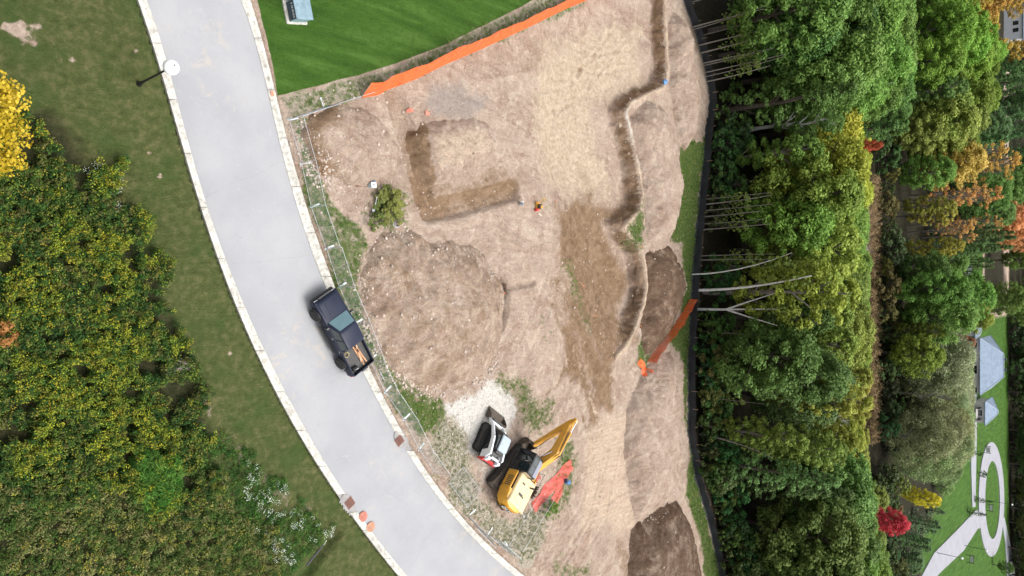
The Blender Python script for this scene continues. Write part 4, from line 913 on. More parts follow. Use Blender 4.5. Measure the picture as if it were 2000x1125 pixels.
def excavator():
    S = EXC['s']
    e = empty('excavator', (EXC['x'], EXC['y'], zground(EXC['x'], EXC['y']) - .02), R(EXC['house']), 'yellow tracked excavator with folded boom on the gravel', 'excavator'); e.scale = (S, S, S)
    TR = R(EXC['track'] - EXC['house'])
    for y in (-1.15, 1.15):
        t = track(e, -2.1, 2.1, .43, 0, .6, 0, MTRACK, 44); t.matrix_local = Matrix.Rotation(TR, 4, 'Z') @ Matrix.Translation((0, y, 0))
    MB().box((0, 0, .6), (1.6, 1.8, .4)).box((.9, .6, .5), (1.2, .5, .24), rz=.4).box((.9, -.6, .5), (1.2, .5, .24), rz=-.4).box((-.9, .6, .5), (1.2, .5, .24), rz=-.4).box((-.9, -.6, .5), (1.2, .5, .24), rz=.4).build('car_body', MCHAR, e).rotation_euler = (0, 0, TR)
    MB().lathe([(.7, .78), (.7, 1.0)], 24).build('slew_ring', MCHAR, e)
    MB().plan([(1.35, -1.25), (1.35, 1.3), (-1.5, 1.3), (-1.5, -1.25)], .98, 1.12).build('deck', MCHAR, e, .02)
    # counterweight: curved rear
    cwp = [(-1.35, 1.33)] + [(-1.35 - 1.25 * math.cos(R(a)) ** .7, 1.33 * math.sin(R(a))) for a in (62, 40, 18)] + [(-1.35 - 1.25 * math.cos(R(a)) ** .7, 1.33 * math.sin(R(a))) for a in (-18, -40, -62)] + [(-1.35, -1.33)]
    sh = lambda P, k, z: [(-1.35 + (x + 1.35) * k, y * (1 - (1 - k) * .8), z) for x, y in P]
    MB().loft([sh(cwp, .9, .98), sh(cwp, 1, 1.1), sh(cwp, 1, 1.75), sh(cwp, .92, 1.98), sh(cwp, .80, 2.05)]).build('counterweight', MYEL, e, 0, True)
    MHOOD = simple('lit_top_yellow', (.66, .50, .26), .5, var=.08, scale=2, coat=.1)  # paler machine yellow: light falling on the top is painted into the colour
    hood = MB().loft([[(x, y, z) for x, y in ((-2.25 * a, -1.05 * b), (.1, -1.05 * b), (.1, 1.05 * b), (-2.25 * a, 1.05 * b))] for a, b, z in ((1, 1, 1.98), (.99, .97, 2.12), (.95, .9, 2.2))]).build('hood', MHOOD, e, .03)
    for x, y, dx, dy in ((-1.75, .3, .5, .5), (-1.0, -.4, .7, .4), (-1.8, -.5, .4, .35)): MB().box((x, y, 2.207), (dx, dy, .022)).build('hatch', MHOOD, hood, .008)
    for q in (((-1.3, .15, 2.222), (.2, .45, .02)), ((-.5, .35, 2.21), (.12, .4, .02)), ((-1.35, -.2, 2.222), (.12, .12, .02))): MB().box(*q).build('vent', MCHAR, hood)
    # side walls
    lw = MB().box((-.7, 1.27, 1.55), (1.5, .1, .9)).build('side_panel', MYEL, e, .02)
    for k in range(6): MB().box((-1.18 + k * .14, 1.325, 1.6), (.06, .02, .5)).build('vent_slot', MCHAR, lw)
    MB().box((-.28, 1.326, 1.66), (.22, .02, .26)).build('hatch', MYEL, lw)
    rw = MB().box((-.4, -1.22, 1.45), (2.0, .1, .75)).build('side_panel', MYEL, e, .02)
    MB().box((.55, -.9, 1.42), (1.4, .65, .62)).build('tool_box', MYEL, e, .03); MB().box((.0, -.7, 1.75), (.75, .6, .2)).build('fuel_tank', MCHAR, e, .03)
    MB().tube([(-.35, -.55, 2.1), (-.35, -.55, 2.5), (-.42, -.55, 2.58)], .07, 10).build('exhaust', MCHAR, e)
    for (a, b, c) in (((1.2, -1.2, 1.7), (1.2, -1.2, 2.3), (-.1, -1.2, 2.3)), ((1.2, -.65, 1.7), (1.2, -.65, 2.2), (.2, -.65, 2.2))): MB().tube([a, b, c, (c[0], c[1], 1.8)], .022, 5).build('hand_rail', MCHAR, e)
    # emblem on the counterweight rear, left of centre
    px, py = -2.585, .12
    M = Matrix.Translation((px, py, 1.5)) @ Matrix.Rotation(R(-90), 4, 'Z') @ Matrix.Rotation(R(90), 4, 'X')
    pl = MB().box((0, 0, .0), (1.0, .5, .03)).build('emblem_plate', MBLACK, e); pl.matrix_local = M
    text_obj('CAT', .5, MWHITE, pl, Matrix.Translation((0, .01, .022)), bold=.012)
    MB().add([(-.16, -.2, .018), (.2, -.2, .018), (.02, .02, .018), (-.16, -.2, .03), (.2, -.2, .03), (.02, .02, .03)], [(0, 2, 1), (3, 4, 5), (0, 1, 4, 3), (1, 2, 5, 4), (2, 0, 3, 5)]).build('emblem_triangle', MYEL, pl)
    # cab: black frame, glass panes
    x0, x1, y0, y1, z0, z1 = .05, 1.78, .28, 1.28, 1.1, 2.82
    fr = MB()
    cor = [(x0, y0), (x0, y1), (x1 - .22, y1), (x1 - .22, y0)]; bot = [(x0, y0), (x0, y1), (x1, y1), (x1, y0)]
    for (a, b) in zip(bot, cor): fr.tube([(a[0], a[1], z0), (a[0], a[1], z0 + .7), (b[0], b[1], z1)], .055, 6)
    for k in range(4): 
        a, b = cor[k], cor[(k + 1) % 4]; fr.tube([(*a, z1), (*b, z1)], .06, 6)
        a, b = bot[k], bot[(k + 1) % 4]; fr.tube([(*a, z0 + .05), (*b, z0 + .05)], .06, 6)
    fr.tube([(.85, y1, z0), (.85, y1, z1)], .045, 6).box(((x0 + x1) / 2, (y0 + y1) / 2, z0 + .04), (x1 - x0, y1 - y0, .08))
    cab = fr.build('cab', MBLACK, e)
    MB().box(((x0 + x1 - .22) / 2, (y0 + y1) / 2, z1 + .03), (x1 - x0 - .3, y1 - y0 - .02, .05)).build('roof', MCHAR, cab, .02)
    for rx in (.42, 1.08): MB().box((rx, .98, z1 + .062), (.56, .5, .02)).build('roof_window', MGLASS, cab, .005)
    MB().box((.75, .46, z1 + .066), (1.36, .42, .03)).build('roof_hatch', MLGREY, cab, .01)
    face_panel((x1, y0, z0 + .6), (x1, y1, z0 + .6), (x1 - .2, y1, z1), (x1 - .2, y0, z1), .06, .94, .02, .97, .02).build('windshield', MLGREY, cab)
    MB().box((x1 + .01, (y0 + y1) / 2, z0 + .33), (.015, y1 - y0 - .12, .5)).build('lower_window', MLGREY, cab)
    MB().box((.45, y1 + .01, z0 + 1.2), (.68, .015, .95)).box((1.2, y1 + .01, z0 + 1.2), (.55, .015, .95)).build('side_window', MGLASS, cab)
    MB().box((.9, y0 - .01, z0 + 1.1), (1.4, .015, 1.1)).build('side_window', MGLASS, cab); MB().box((x0 - .01, .78, z0 + 1.2), (.015, .8, .8)).build('rear_window', MGLASS, cab)
    MB().box((.55, .78, z0 + .5), (.5, .5, .14)).box((.32, .78, z0 + .85), (.14, .5, .7)).build('seat', MCHAR, cab, .04)
    MB().box((.45, y1 + .012, z0 + .36), (.7, .02, .5)).build('door', MBLACK, cab, .01); MB().box((x1 - .15, y1 + .2, 2.3), (.06, .18, .3)).build('mirror', MBLACK, cab, .02)
    # boom, stick, bucket and rams (in the plane y = -.15)
    bm_ = link(bpy.data.objects.new('boom', None)); bm_.parent = e; bm_.location = (0, -.15, 0); bm_.rotation_euler = (0, 0, R(BOOM_YAW))
    A = (.55, 1.65); Bk = BOOM_K; T = BOOM_T; K = STICK_E
    b = MB(); seg_box(b, [(A[0], A[1], .36), (A[0] + .5, A[1] + .55, .6), (Bk[0], Bk[1], .72), ((Bk[0] + T[0]) / 2, (Bk[1] + T[1]) / 2, .56), (T[0], T[1], .36)], .52)
    b.build('boom_beam', MYEL, bm_, .03)
    d = Vector((T[0] - K[0], T[1] - K[1])).normalized(); back = (T[0] + d.x * .6, T[1] + d.y * .6)
    b = MB(); seg_box(b, [(back[0], back[1], .26), (T[0], T[1], .5), ((T[0] * .6 + K[0] * .4), (T[1] * .6 + K[1] * .4), .42), (K[0], K[1], .24)], .36)
    b.build('stick', MYEL, bm_, .025)
    def ram(p, q, y, r=.075, f=.55):
        p, q = Vector((p[0], y, p[1])), Vector((q[0], y, q[1])); m_ = p.lerp(q, f)
        MB().tube([p, m_], r, 10).build('ram_barrel', MYEL if r > .08 else MCHAR, bm_); MB().tube([m_, q], r * .55, 8).build('ram_rod', MCHROME, bm_)
    for y in (-.36, .36): ram((A[0] + .45, A[1] - .35), (Bk[0] - .1, Bk[1] - .05), y, .085)
    ram((Bk[0] + .1, Bk[1] + .42), (back[0], back[1] + .05), 0, .09, .6)
    kk = (T[0] * .75 + K[0] * .25 + d.y * .36, T[1] * .75 + K[1] * .25 - d.x * .36 + .0)
    MB().tube([(A[0] + .3, .12, A[1] + .5), (Bk[0] - .1, .14, Bk[1] + .46), (Bk[0] + .6, .14, Bk[1] + .5), (T[0] - .2, .14, T[1] + .34)], .028, 5).tube([(A[0] + .3, -.12, A[1] + .5), (Bk[0] - .1, -.14, Bk[1] + .46), (Bk[0] + .6, -.14, Bk[1] + .5), (T[0] - .2, -.14, T[1] + .34)], .028, 5).build('hose', MBLACK, bm_)
    ram(back, (K[0] + d.y * -.3 + d.x * .5, K[1] - d.x * -.3 + d.y * .5), 0, .07, .5)
    bk = bucket(e, Matrix.Translation((0, -.15, 0)) @ Matrix.Rotation(R(BOOM_YAW), 4, 'Z') @ Matrix.Translation((K[0], 0, K[1])) @ Matrix.Rotation(R(BUCK_A), 4, 'Y'), MTRACK, w=1.15, s=.95)
BOOM_YAW = 8; BOOM_K = (2.55, 3.5); BOOM_T = (4.95, 3.85); STICK_E = (2.75, 1.2); BUCK_A = -10
excavator()
# spare buckets and a hose lying beside the machine
g = G(1032, 962); e = empty('spare_bucket', (g.x, g.y, zground(g.x, g.y) + .05), R(-40), 'dark spare digging bucket lying behind the excavator', 'bucket')
bucket(e, Matrix.Translation((0, 0, .62)) @ Matrix.Rotation(R(95), 4, 'Y'), MTRACK, 'shell', .9, .8)
g = G(1019, 948); e = empty('hydraulic_hose', (g.x, g.y, zground(g.x, g.y)), 0, 'tangle of grey hoses between excavator and spare bucket', 'hose')
for k in range(4): MB().tube([(.5 * math.sin(q * .45 + k * 1.7) + .02 * q, .4 * math.cos(q * .38 + k) , .06 + .10 * abs(math.sin(q * .6 + k)) + .04 * k) for q in range(22)], .03, 6).build('hose', simple('hose_grey', (.25, .24, .27), .6) if k % 2 else MCHAR, e)

def skid_steer():
    g = G(950, 880); x, y = SK['x'], SK['y']
    e = empty('track_loader', (x, y, zground(x, y)), R(SK['a']), 'white and red compact track loader with black cab beside the excavator', 'track loader'); e.scale = (SK['s'],) * 3
    for s in (-1, 1): track(e, -1.25, .95, .36, s * .78, .42, 0, MRUB, 30, .025)
    MB().prism([(-1.5, .45), (1.0, .45), (1.0, .8), (.3, .95), (-1.45, .95)], -.52, .52).build('chassis', MCHAR, e, .03)
    MB().prism([(-1.62, .7), (-.5, .7), (-.5, 1.55), (-.8, 1.6), (-1.5, 1.38), (-1.62, 1.2)], -.5, .5).build('engine_cover', MCHAR, e, .04)
    rd = MB().prism([(-1.74, .72), (-1.60, .72), (-1.52, 1.38), (-1.60, 1.42), (-1.74, 1.2)], -.78, .78).build('rear_door', MREDP, e, .03)
    for k in range(4): MB().box((-1.745, 0, .84 + .1 * k), (.02, .8, .04)).build('louvre', MBLACK, rd)
    for s in (-1, 1): MB().box((-1.755, s * .62, 1.06), (.03, .16, .22)).build('tail_light', MREDP, rd)
    # towers, arms
    for s in (-1, 1):
        MB().prism([(-1.6, .8), (-1.0, .8), (-.85, 1.3), (-1.15, 1.75), (-1.6, 1.72), (-1.72, 1.4)], s * .58 - .14, s * .58 + .14).build('rear_tower', MWHITE, e, .04)
        MB().prism([(-1.55, 1.45), (-1.2, 1.82), (.1, 1.55), (1.05, .95), (1.42, .45), (1.62, .3), (1.45, .2), (1.2, .4), (.8, .85), (0, 1.28), (-1.2, 1.45)], s * .74 - .09, s * .74 + .09).build('lift_arm', MWHITE, e, .03)
        MB().tube([(-.95, s * .66, .8), (-.3, s * .7, 1.35)], .06, 8).build('lift_ram', MCHAR, e)
        MB().box((-1.25, s * .58, 1.77), (.35, .2, .05)).build('arm_badge', MCHAR, e)
        MB().box((-.1, s * .74, 1.545), (.7, .10, .02), ry=R(13)).build('arm_slot', MBLACK, e)
    for cx_, cz_ in ((1.25, .52), (-1.35, 1.62)): MB().tube([(cx_, -.72, cz_), (cx_, .72, cz_)], .09, 8).build('cross_tube', MWHITE, e)
    cab = MB().loft([rrect(-.78, .80, -.5, .5, .08, .9), rrect(-.8, .74, -.5, .5, .08, 1.5), rrect(-.74, .42, -.46, .46, .08, 2.02)]).build('cab', MBLACK, e, 0, True)
    MB().loft([rrect(-.78, .46, -.5, .5, .1, 2.0), rrect(-.72, .40, -.46, .46, .1, 2.08)]).build('roof', simple('cab_roof_grey', (.30, .36, .40), .35, var=.1, coat=.3), cab, 0, True)
    face_panel((.82, -.5, .95), (.82, .5, .95), (.43, .46, 2.0), (.43, -.46, 2.0), .08, .92, .05, .95, .03).build('windshield', MGLASS, cab)
    for s in (-1, 1): MB().box((-.15, s * .5, 1.55), (1.0, .03, .7), rx=s * -.07).build('side_window', MGLASS, cab)
    MB().box((-.85, 0, 1.62), (.2, .7, .5)).build('rear_box', MCHAR, e, .03)
    bk = MB(); prof = [(1.45, .62), (1.42, .1), (1.5, .02), (2.25, .02), (2.25, .05), (1.55, .07), (1.5, .14), (1.5, .62)]
    bk.prism(prof, -1.0, 1.0)
    for s in (-1, 1): bk.prism([(1.45, .62), (1.44, .03), (2.2, .03), (1.75, .5)], s * 1.0 - .015, s * 1.0 + .015)
    bk.build('bucket', MTRACK, e)
    MB().box((1.42, 0, .4), (.1, 1.1, .45)).build('quick_coupler', MCHAR, e)
SK = dict(x=42.1, y=-12.45, a=56, s=1.1)
skid_steer()
# ------------------------------------------------------------------ foliage builders
def quads(C, Nrm, size, asp=1.0, rng=RNG):
    n = len(C); t = rng.normal(size=(n, 3)); a = np.cross(Nrm, t); a /= np.linalg.norm(a, axis=1, keepdims=True) + 1e-9
    b = np.cross(Nrm, a); b /= np.linalg.norm(b, axis=1, keepdims=True) + 1e-9
    s = np.asarray(size).reshape(-1, 1)
    P = np.stack([C - a * s * .5, C + b * s * .5 * asp, C + a * s * .5, C - b * s * .5 * asp], 1)      # diamond leaves
    return P.reshape(-1, 3), np.arange(n * 4).reshape(n, 4)
def crown_profile(kind, t):
    if kind == 'round': return np.sqrt(np.clip(1 - (2 * t - .9) ** 2 / 1.25, 0.02, 1)) * np.where(t < .3, .55 + 1.5 * t, 1)
    if kind == 'column': return (.55 + .6 * t) * np.sqrt(np.clip(1.02 - t ** 3, 0, 1)) * np.where(t < .15, .5 + 3.3 * t, 1)
    if kind == 'cone': return np.clip(1.02 - t, 0, 1) ** .8
    return np.sqrt(np.clip(1 - (2 * t - 1) ** 2, .05, 1))
def make_tree_mesh(seed, kind, H, hb, Rr, ncl, nl, leaf, bark, lean=0, forks=1, droop=0):
    rg = np.random.default_rng(seed); rd = random.Random(seed)
    t = np.clip(rg.random(ncl) ** (.85 if kind != 'cone' else 1.3), .02, .99); rad = crown_profile(kind, t) * Rr
    ang = np.arange(ncl) * 2.399 + rg.random(ncl) * .9; fr = np.sqrt(rg.uniform(.18, 1.1, ncl))
    lob = 1 + .22 * np.sin(ang * 2 + seed) + .15 * np.sin(ang * 3 + 2 * seed + t * 5)
    bend = lambda z: lean * (z / H) ** 2
    cz = hb + t * (H - hb); cc = np.stack([np.cos(ang) * rad * fr * lob + bend(cz), np.sin(ang) * rad * fr * lob, cz], 1)
    crad = Rr * rg.uniform(.09, .26, ncl) * (1 if kind != 'cone' else .8)
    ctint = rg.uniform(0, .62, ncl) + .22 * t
    Cs, Ns, Ts = [], [], []
    for i in range(ncl):
        k = int(nl * (crad[i] / (Rr * .25)) ** 2 * .9) + 8
        d = rg.normal(size=(k, 3)); d /= np.linalg.norm(d, axis=1, keepdims=True); r = rg.random((k, 1)) ** .45
        off = d * r * crad[i] * np.array([1, 1, .8 if kind != 'cone' else .45])
        if kind == 'cone': off[:, 2] -= .35 * np.hypot(off[:, 0], off[:, 1])
        if droop: off[:, 2] -= droop * rg.random(k) ** 2 * crad[i] * 2
        Cs.append(cc[i] + off); nr = d + np.array([0, 0, .55]) + .5 * rg.normal(size=(k, 3)); Ns.append(nr / np.linalg.norm(nr, axis=1, keepdims=True))
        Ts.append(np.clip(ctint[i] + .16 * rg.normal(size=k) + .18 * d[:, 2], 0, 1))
    C = np.concatenate(Cs); Nn = np.concatenate(Ns); T = np.concatenate(Ts)
    V_, F_ = quads(C, Nn, leaf * rg.uniform(.6, 1.35, len(C)), .75, rg)
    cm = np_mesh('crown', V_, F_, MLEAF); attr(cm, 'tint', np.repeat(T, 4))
    tb = MB(); r0 = .018 * H + .04
    for f in range(forks):
        a = f * 2 * math.pi / max(forks, 1) + seed; sp = .10 * H if forks > 1 else 0
        pts = []; ks = 7
        for k in range(ks + 1):
            z = H * .93 * k / ks; q = max(0, k / ks - .2) * sp
            pts.append((bend(z) + math.cos(a) * q + rd.uniform(-.1, .1) * (k > 0), math.sin(a) * q + rd.uniform(-.1, .1) * (k > 0), z - .15 * (k == 0)))
        tb.tube(pts, [r0 * (1 - .88 * k / ks) * (.75 if forks > 1 else 1) for k in range(ks + 1)], 7)
    for i in range(0, ncl, max(1, ncl // 16)):
        z0 = max(hb * .8, cz[i] - rd.uniform(.10, .22) * H); e = cc[i]
        tb.tube([(bend(z0), 0, z0), (e[0] * .55 + bend(z0) * .4, e[1] * .55, (z0 + e[2]) / 2 + .1), tuple(e)], [r0 * .32, r0 * .2, .012], 5)
    return cm, tb.mesh('trunk', bark)
MBARKG = simple('grey_bark', (.19, .17, .15), .9, var=.3, scale=5, dirt=((.07, .06, .05), .6))
MBARKW = simple('white_bark', (.56, .56, .54), .85, var=.18, scale=4, dirt=((.10, .09, .08), .55))
MBARKD = simple('dark_bark', (.075, .06, .047), .9, var=.3, scale=5)
LIB = {}
for i in range(4): LIB['aspen', i] = (make_tree_mesh(20 + i, 'column', 15, 3.6, 2.5, 150, 150, .25, MBARKG, lean=random.uniform(-.8, .8)), 15)
for i in range(5): LIB['maple', i] = (make_tree_mesh(40 + i, 'round', 13, 2.8, 3.7, 190, 160, .27, MBARKD, lean=random.uniform(-.6, .6)), 13)
for i in range(2): LIB['cedar', i] = (make_tree_mesh(60 + i, 'cone', 14, 1.0, 2.7, 200, 110, .23, MBARKD), 14)
for i in range(2): LIB['willow', i] = (make_tree_mesh(70 + i, 'round', 12, 2.0, 4.4, 200, 130, .24, MBARKG, droop=.6, forks=2), 12)
for i in range(2): LIB['birch', i] = (make_tree_mesh(80 + i, 'column', 16, 6.5, 2.6, 90, 110, .24, MBARKW, lean=1.4, forks=3 if i else 1), 16)
for i in range(2): LIB['sparse', i] = (make_tree_mesh(90 + i, 'column', 14, 4, 2.4, 40, 60, .27, MBARKG, lean=.6, forks=2), 14)
for i in range(3): LIB['shrub', i] = (make_tree_mesh(100 + i, 'oval', 3.0, .2, 1.7, 34, 120, .22, MBARKD), 3)
LIB['gold', 0] = (make_tree_mesh(131, 'round', 6.6, 1.0, 3.3, 130, 210, .17, MBARKD), 6.6)
def lin(c): return tuple((x / 255 / 12.92 if x / 255 <= .04045 else ((x / 255 + .055) / 1.055) ** 2.4) for x in c)
def plant(kind, i, loc, H, col, label, group=None, cat='tree', name=None, sxy=None, rz=None):
    (cm, tm), h0 = LIB[kind, i]; s = H / h0; sx = s if sxy is None else sxy
    e = empty(name or {'aspen': 'aspen_tree', 'maple': 'maple_tree', 'cedar': 'cedar_tree', 'willow': 'willow_tree', 'birch': 'birch_tree', 'sparse': 'bare_tree', 'shrub': 'shrub'}[kind], loc, random.uniform(0, 6.28) if rz is None else rz, label, cat, group)
    e.scale = (sx, sx, s)
    t = link(bpy.data.objects.new('trunk', tm)); t.parent = e
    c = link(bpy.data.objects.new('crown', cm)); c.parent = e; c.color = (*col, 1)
    return e
# colour and kind of the wood, by where a crown shows
ZN = [((1470, 80), (112, 128, 44), 'aspen'), ((1450, 200), (92, 116, 40), 'aspen'), ((1500, 330), (78, 104, 40), 'aspen'), ((1420, 300), (60, 92, 36), 'maple'), ((1640, 320), (150, 166, 46), 'maple'), ((1590, 380), (96, 124, 44), 'maple'), ((1590, 60), (52, 88, 52), 'cedar'), ((1560, 190), (72, 104, 54), 'cedar'), ((1640, 160), (92, 126, 58), 'maple'), ((1700, 90), (96, 134, 56), 'maple'), ((1560, 20), (78, 112, 52), 'maple'),
 ((1450, 440), (56, 94, 40), 'maple'), ((1560, 430), (92, 118, 48), 'maple'), ((1480, 560), (86, 100, 52), 'aspen'), ((1600, 520), (126, 138, 52), 'aspen'), ((1660, 470), (104, 148, 56), 'maple'), ((1670, 600), (112, 148, 58), 'maple'), ((1430, 680), (46, 80, 40), 'maple'), ((1530, 660), (72, 98, 44), 'maple'), ((1620, 680), (118, 134, 54), 'maple'), ((1560, 760), (62, 88, 52), 'maple'), ((1650, 790), (144, 150, 56), 'aspen'), ((1440, 830), (66, 88, 44), 'maple'), ((1540, 860), (104, 116, 48), 'aspen'), ((1640, 860), (140, 140, 54), 'aspen'),
 ((1570, 940), (84, 110, 74), 'cedar'), ((1450, 960), (54, 90, 42), 'maple'), ((1440, 1080), (50, 84, 38), 'maple'), ((1540, 1060), (108, 116, 46), 'maple'), ((1640, 950), (92, 122, 66), 'maple'), ((1690, 960), (112, 128, 58), 'maple'), ((1620, 1040), (80, 104, 56), 'maple'), ((1690, 1060), (92, 116, 50), 'maple'),
 ((1750, 60), (92, 126, 54), 'maple'), ((1790, 150), (82, 120, 60), 'maple'), ((1760, 240), (76, 110, 62), 'cedar'), ((1870, 100), (104, 144, 46), 'maple'), ((1890, 170), (112, 150, 44), 'maple'), ((1935, 30), (176, 146, 66), 'aspen'), ((1850, 240), (128, 158, 68), 'maple'), ((1790, 320), (84, 118, 56), 'maple'), ((1930, 240), (62, 98, 72), 'cedar'), ((1970, 180), (70, 106, 70), 'cedar'), ((1900, 320), (190, 156, 74), 'sparse'), ((1740, 330), (98, 124, 62), 'sparse'), ((1830, 410), (166, 156, 60), 'aspen'), ((1780, 430), (122, 132, 56), 'aspen'), ((1880, 420), (184, 140, 80), 'sparse'), ((1760, 520), (88, 98, 56), 'sparse'), ((1960, 380), (92, 128, 66), 'maple'), ((1930, 470), (76, 104, 70), 'cedar'), ((1990, 450), (196, 140, 90), 'maple'),
 ((1870, 570), (92, 128, 56), 'maple'), ((1800, 570), (70, 98, 52), 'maple'), ((1920, 600), (128, 148, 56), 'maple'), ((1790, 660), (124, 158, 52), 'aspen'), ((1730, 620), (70, 90, 56), 'maple'), ((1860, 730), (140, 160, 128), 'willow'), ((1790, 760), (112, 112, 86), 'sparse'), ((1860, 840), (132, 152, 112), 'willow'), ((1780, 840), (98, 112, 88), 'willow'), ((1860, 920), (112, 134, 98), 'willow'), ((1730, 780), (80, 104, 64), 'maple'), ((1740, 890), (76, 96, 58), 'sparse'), ((1710, 930), (122, 128, 62), 'aspen'), ((1800, 1020), (92, 116, 98), 'cedar'), ((1740, 1080), (100, 124, 92), 'willow'), ((1790, 1090), (74, 104, 76), 'cedar'), ((1980, 700), (50, 78, 50), 'maple'), ((1985, 850), (60, 84, 56), 'maple'), ((1990, 1000), (92, 96, 60), 'maple'), ((1990, 560), (92, 118, 58), 'maple')]
KN = {'aspen': 'slender', 'maple': 'rounded', 'cedar': 'pointed evergreen', 'willow': 'drooping silvery', 'birch': 'white barked', 'sparse': 'thin crowned'}
def tone(c):
    r, g, b = c
    if r > g * 1.12: return 'rusty orange'
    if r > g * .96: return 'yellow olive'
    if b > g * .72: return 'blue green'
    if g > 135: return 'bright lime green'
    if g < 95: return 'dark green'
    return 'mid green'
SPECIAL = [(1738, 1018, 34), (1676, 288, 16), (1802, 972, 24), (1876, 668, 26), (1975, 40, 34), (1895, 642, 14), (1884, 530, 9), (1905, 545, 16)]
def hmax(X_, v, lim):        # tallest tree at X whose top still stays below the ground point lim seen behind it
    return CAM_H * (1 - X_ / lim)
def wood(x0, x1, sp, belt, Hr, rule):
    rows_ = int((x1 - x0) / sp)
    for r in range(rows_ + 1):
        xx = x0 + r * sp; yl = (xx * _s + CAM_H * _c) * .43 + 4
        nn = int(2 * yl / sp)
        for c in range(nn + 1):
            x = xx + random.uniform(-.38, .38) * sp; y = -yl + (c + .5 * (r % 2)) * sp + random.uniform(-.38, .38) * sp
            H = random.uniform(*Hr); H = rule(x, y, H)
            if H is None: continue
            for su, sv_, sw in SPECIAL:          # nearer trees stay below the ones that stand out behind them
                vb = toPix(x, y, H)[1]
                while H > 2 and abs(vb - sv_) < sw and toPix(x, y, 0)[0] < su + 8 and toPix(x, y, H * 1.02)[0] > su - 22: H -= .5
            if H < 2.5: continue
            u, v = toPix(x, y, H * .72)
            if u > 2090 or v < -70 or v > 1195: continue
            best = min(ZN, key=lambda q: (q[0][0] - u) ** 2 + (q[0][1] - v) ** 2)
            kind, col = best[2], best[1]
            if random.random() < .12: kind = random.choice(['maple', 'aspen', 'maple'])
            if belt == 'edge' and random.random() < .10: kind = 'birch'
            j = [random.uniform(.82, 1.2) for _ in range(3)]; b_ = random.uniform(1.08, 1.42)
            cl = tuple(.62 * a + .38 * b for a, b in zip(lin(col), lin((92, 116, 54)))) if max(col) < 175 else lin(col); cl = tuple(max(.006, k * b_ * (1 + (q - 1) * .45)) for k, q in zip((cl[0] * (1.02 if cl[0] < cl[1] * .9 else .85), cl[1] * (1 if cl[1] < .24 else .85), cl[2] * .85), j))
            i = random.choice([k[1] for k in LIB if k[0] == kind])
            lab = f'{tone(col)} {KN[kind]} tree ' + {'edge': 'in the forest belt along the black silt fence', 'mid': 'in the woodland past the dry grass strip', 'far': 'in the distant woodland around the houses'}[belt]
            plant(kind, i, (x, y, zground(x, y) - .05), H, cl, lab, f'{KN[kind]} {tone(col)} trees, {belt} belt', sxy=max(H / LIB[kind, i][1], .66) * random.uniform(.9, 1.25), name={'mid': 'broadleaf_tree', 'far': 'woodland_tree'}.get(belt) if kind == 'maple' else None)
def edge_x(y):
    ys = [p[1] for p in SF][::-1]; xs = [p[0] for p in SF][::-1]; return float(np.interp(y, ys, xs))
def rule_edge(x, y, H):
    if x < edge_x(y) + 2.6: return None
    u, v = toPix(x, y, 0)
    vt = 562.5 + (v - 562.5) * .8; lim = 150 if 330 < vt < 880 else (185 if vt < 600 else 163)
    h = min(H, hmax(x, v, lim) * random.uniform(.85, 1.02))
    if h < 2.6: return None
    return h
def rule_mid(x, y, H):
    u, v = toPix(x, y, 6)
    if -34 < y < 24 and x < 154: return None
    lim = 262 if v > 620 else 420
    if v > 880: lim = G(1890 - (v - 900) * .4, 562).x
    if 500 < v < 640: lim = 300
    if x > lim - 4: return None
    h = min(H, hmax(x, v, lim) * random.uniform(.85, 1.0))
    return h if h > 3 else None
def rule_far(x, y, H):
    if Y_free(x, y): return None
    return H
def Y_free(x, y):
    if x < 326 and y < -8: return True                 # lawns, houses and the turning loop
    if x < 285 and abs(y - 8) < 7 and x > 250: return True
    if 318 < x < 375 and 88 < y < 128: return True
    return False
wood(80, 146, 5.3, 'edge', (12.5, 18), rule_edge)
wood(154, 245, 7.2, 'mid', (11, 17), rule_mid)
wood(332, 356, 8, 'far', (10, 15), lambda x, y, H: H if y < -8 else None)
wood(252, 470, 14, 'far', (11, 17), rule_far)
# low growth along the edges of the wood
def undergrowth(x, y, H, lab, grp, col):
    cl = tuple(k * random.uniform(.75, 1.25) for k in lin(col)); i = random.randint(0, 2)
    plant('shrub', i, (x, y, zground(x, y) - .05), H, cl, lab, grp, 'shrub', 'forest_shrub', H / 3 * random.uniform(.8, 1.3))
for k in range(80):
    v = 265 + k * 11.5 + random.uniform(-5, 5)
    if 385 < v < 520 and random.random() < .75: continue
    if 555 < v < 615 and random.random() < .8: continue
    y = G(1390, v).y; x = edge_x(y) + random.uniform(1.6, 4.0)
    undergrowth(x, y, random.uniform(2.0, 4.6), 'dark leafy shrub at the forest edge behind the silt fence', 'shrubs behind the silt fence', random.choice([(56, 88, 38), (66, 96, 44), (46, 78, 36), (86, 104, 48)]))
for k in range(95):
    y = random.uniform(-72, 74); x = random.uniform(151, 160) if -34 < y < 26 else random.uniform(144, 158)
    undergrowth(x, y, random.uniform(2.2, 5.0), 'olive shrub beside the dry grass strip in the wood', 'shrubs by the dry grass strip', random.choice([(82, 96, 50), (70, 92, 46), (100, 100, 56), (58, 80, 46)]))
for k in range(34):
    y = -12 - k * 4.6; x = random.uniform(327, 334) if y > -48 or y < -112 else random.uniform(333, 340)
    undergrowth(x, y, random.uniform(4, 7.5), 'dark low tree in the hedge behind the houses and loop', 'hedge trees behind the turning loop', random.choice([(62, 88, 50), (74, 98, 56), (88, 100, 58)]))
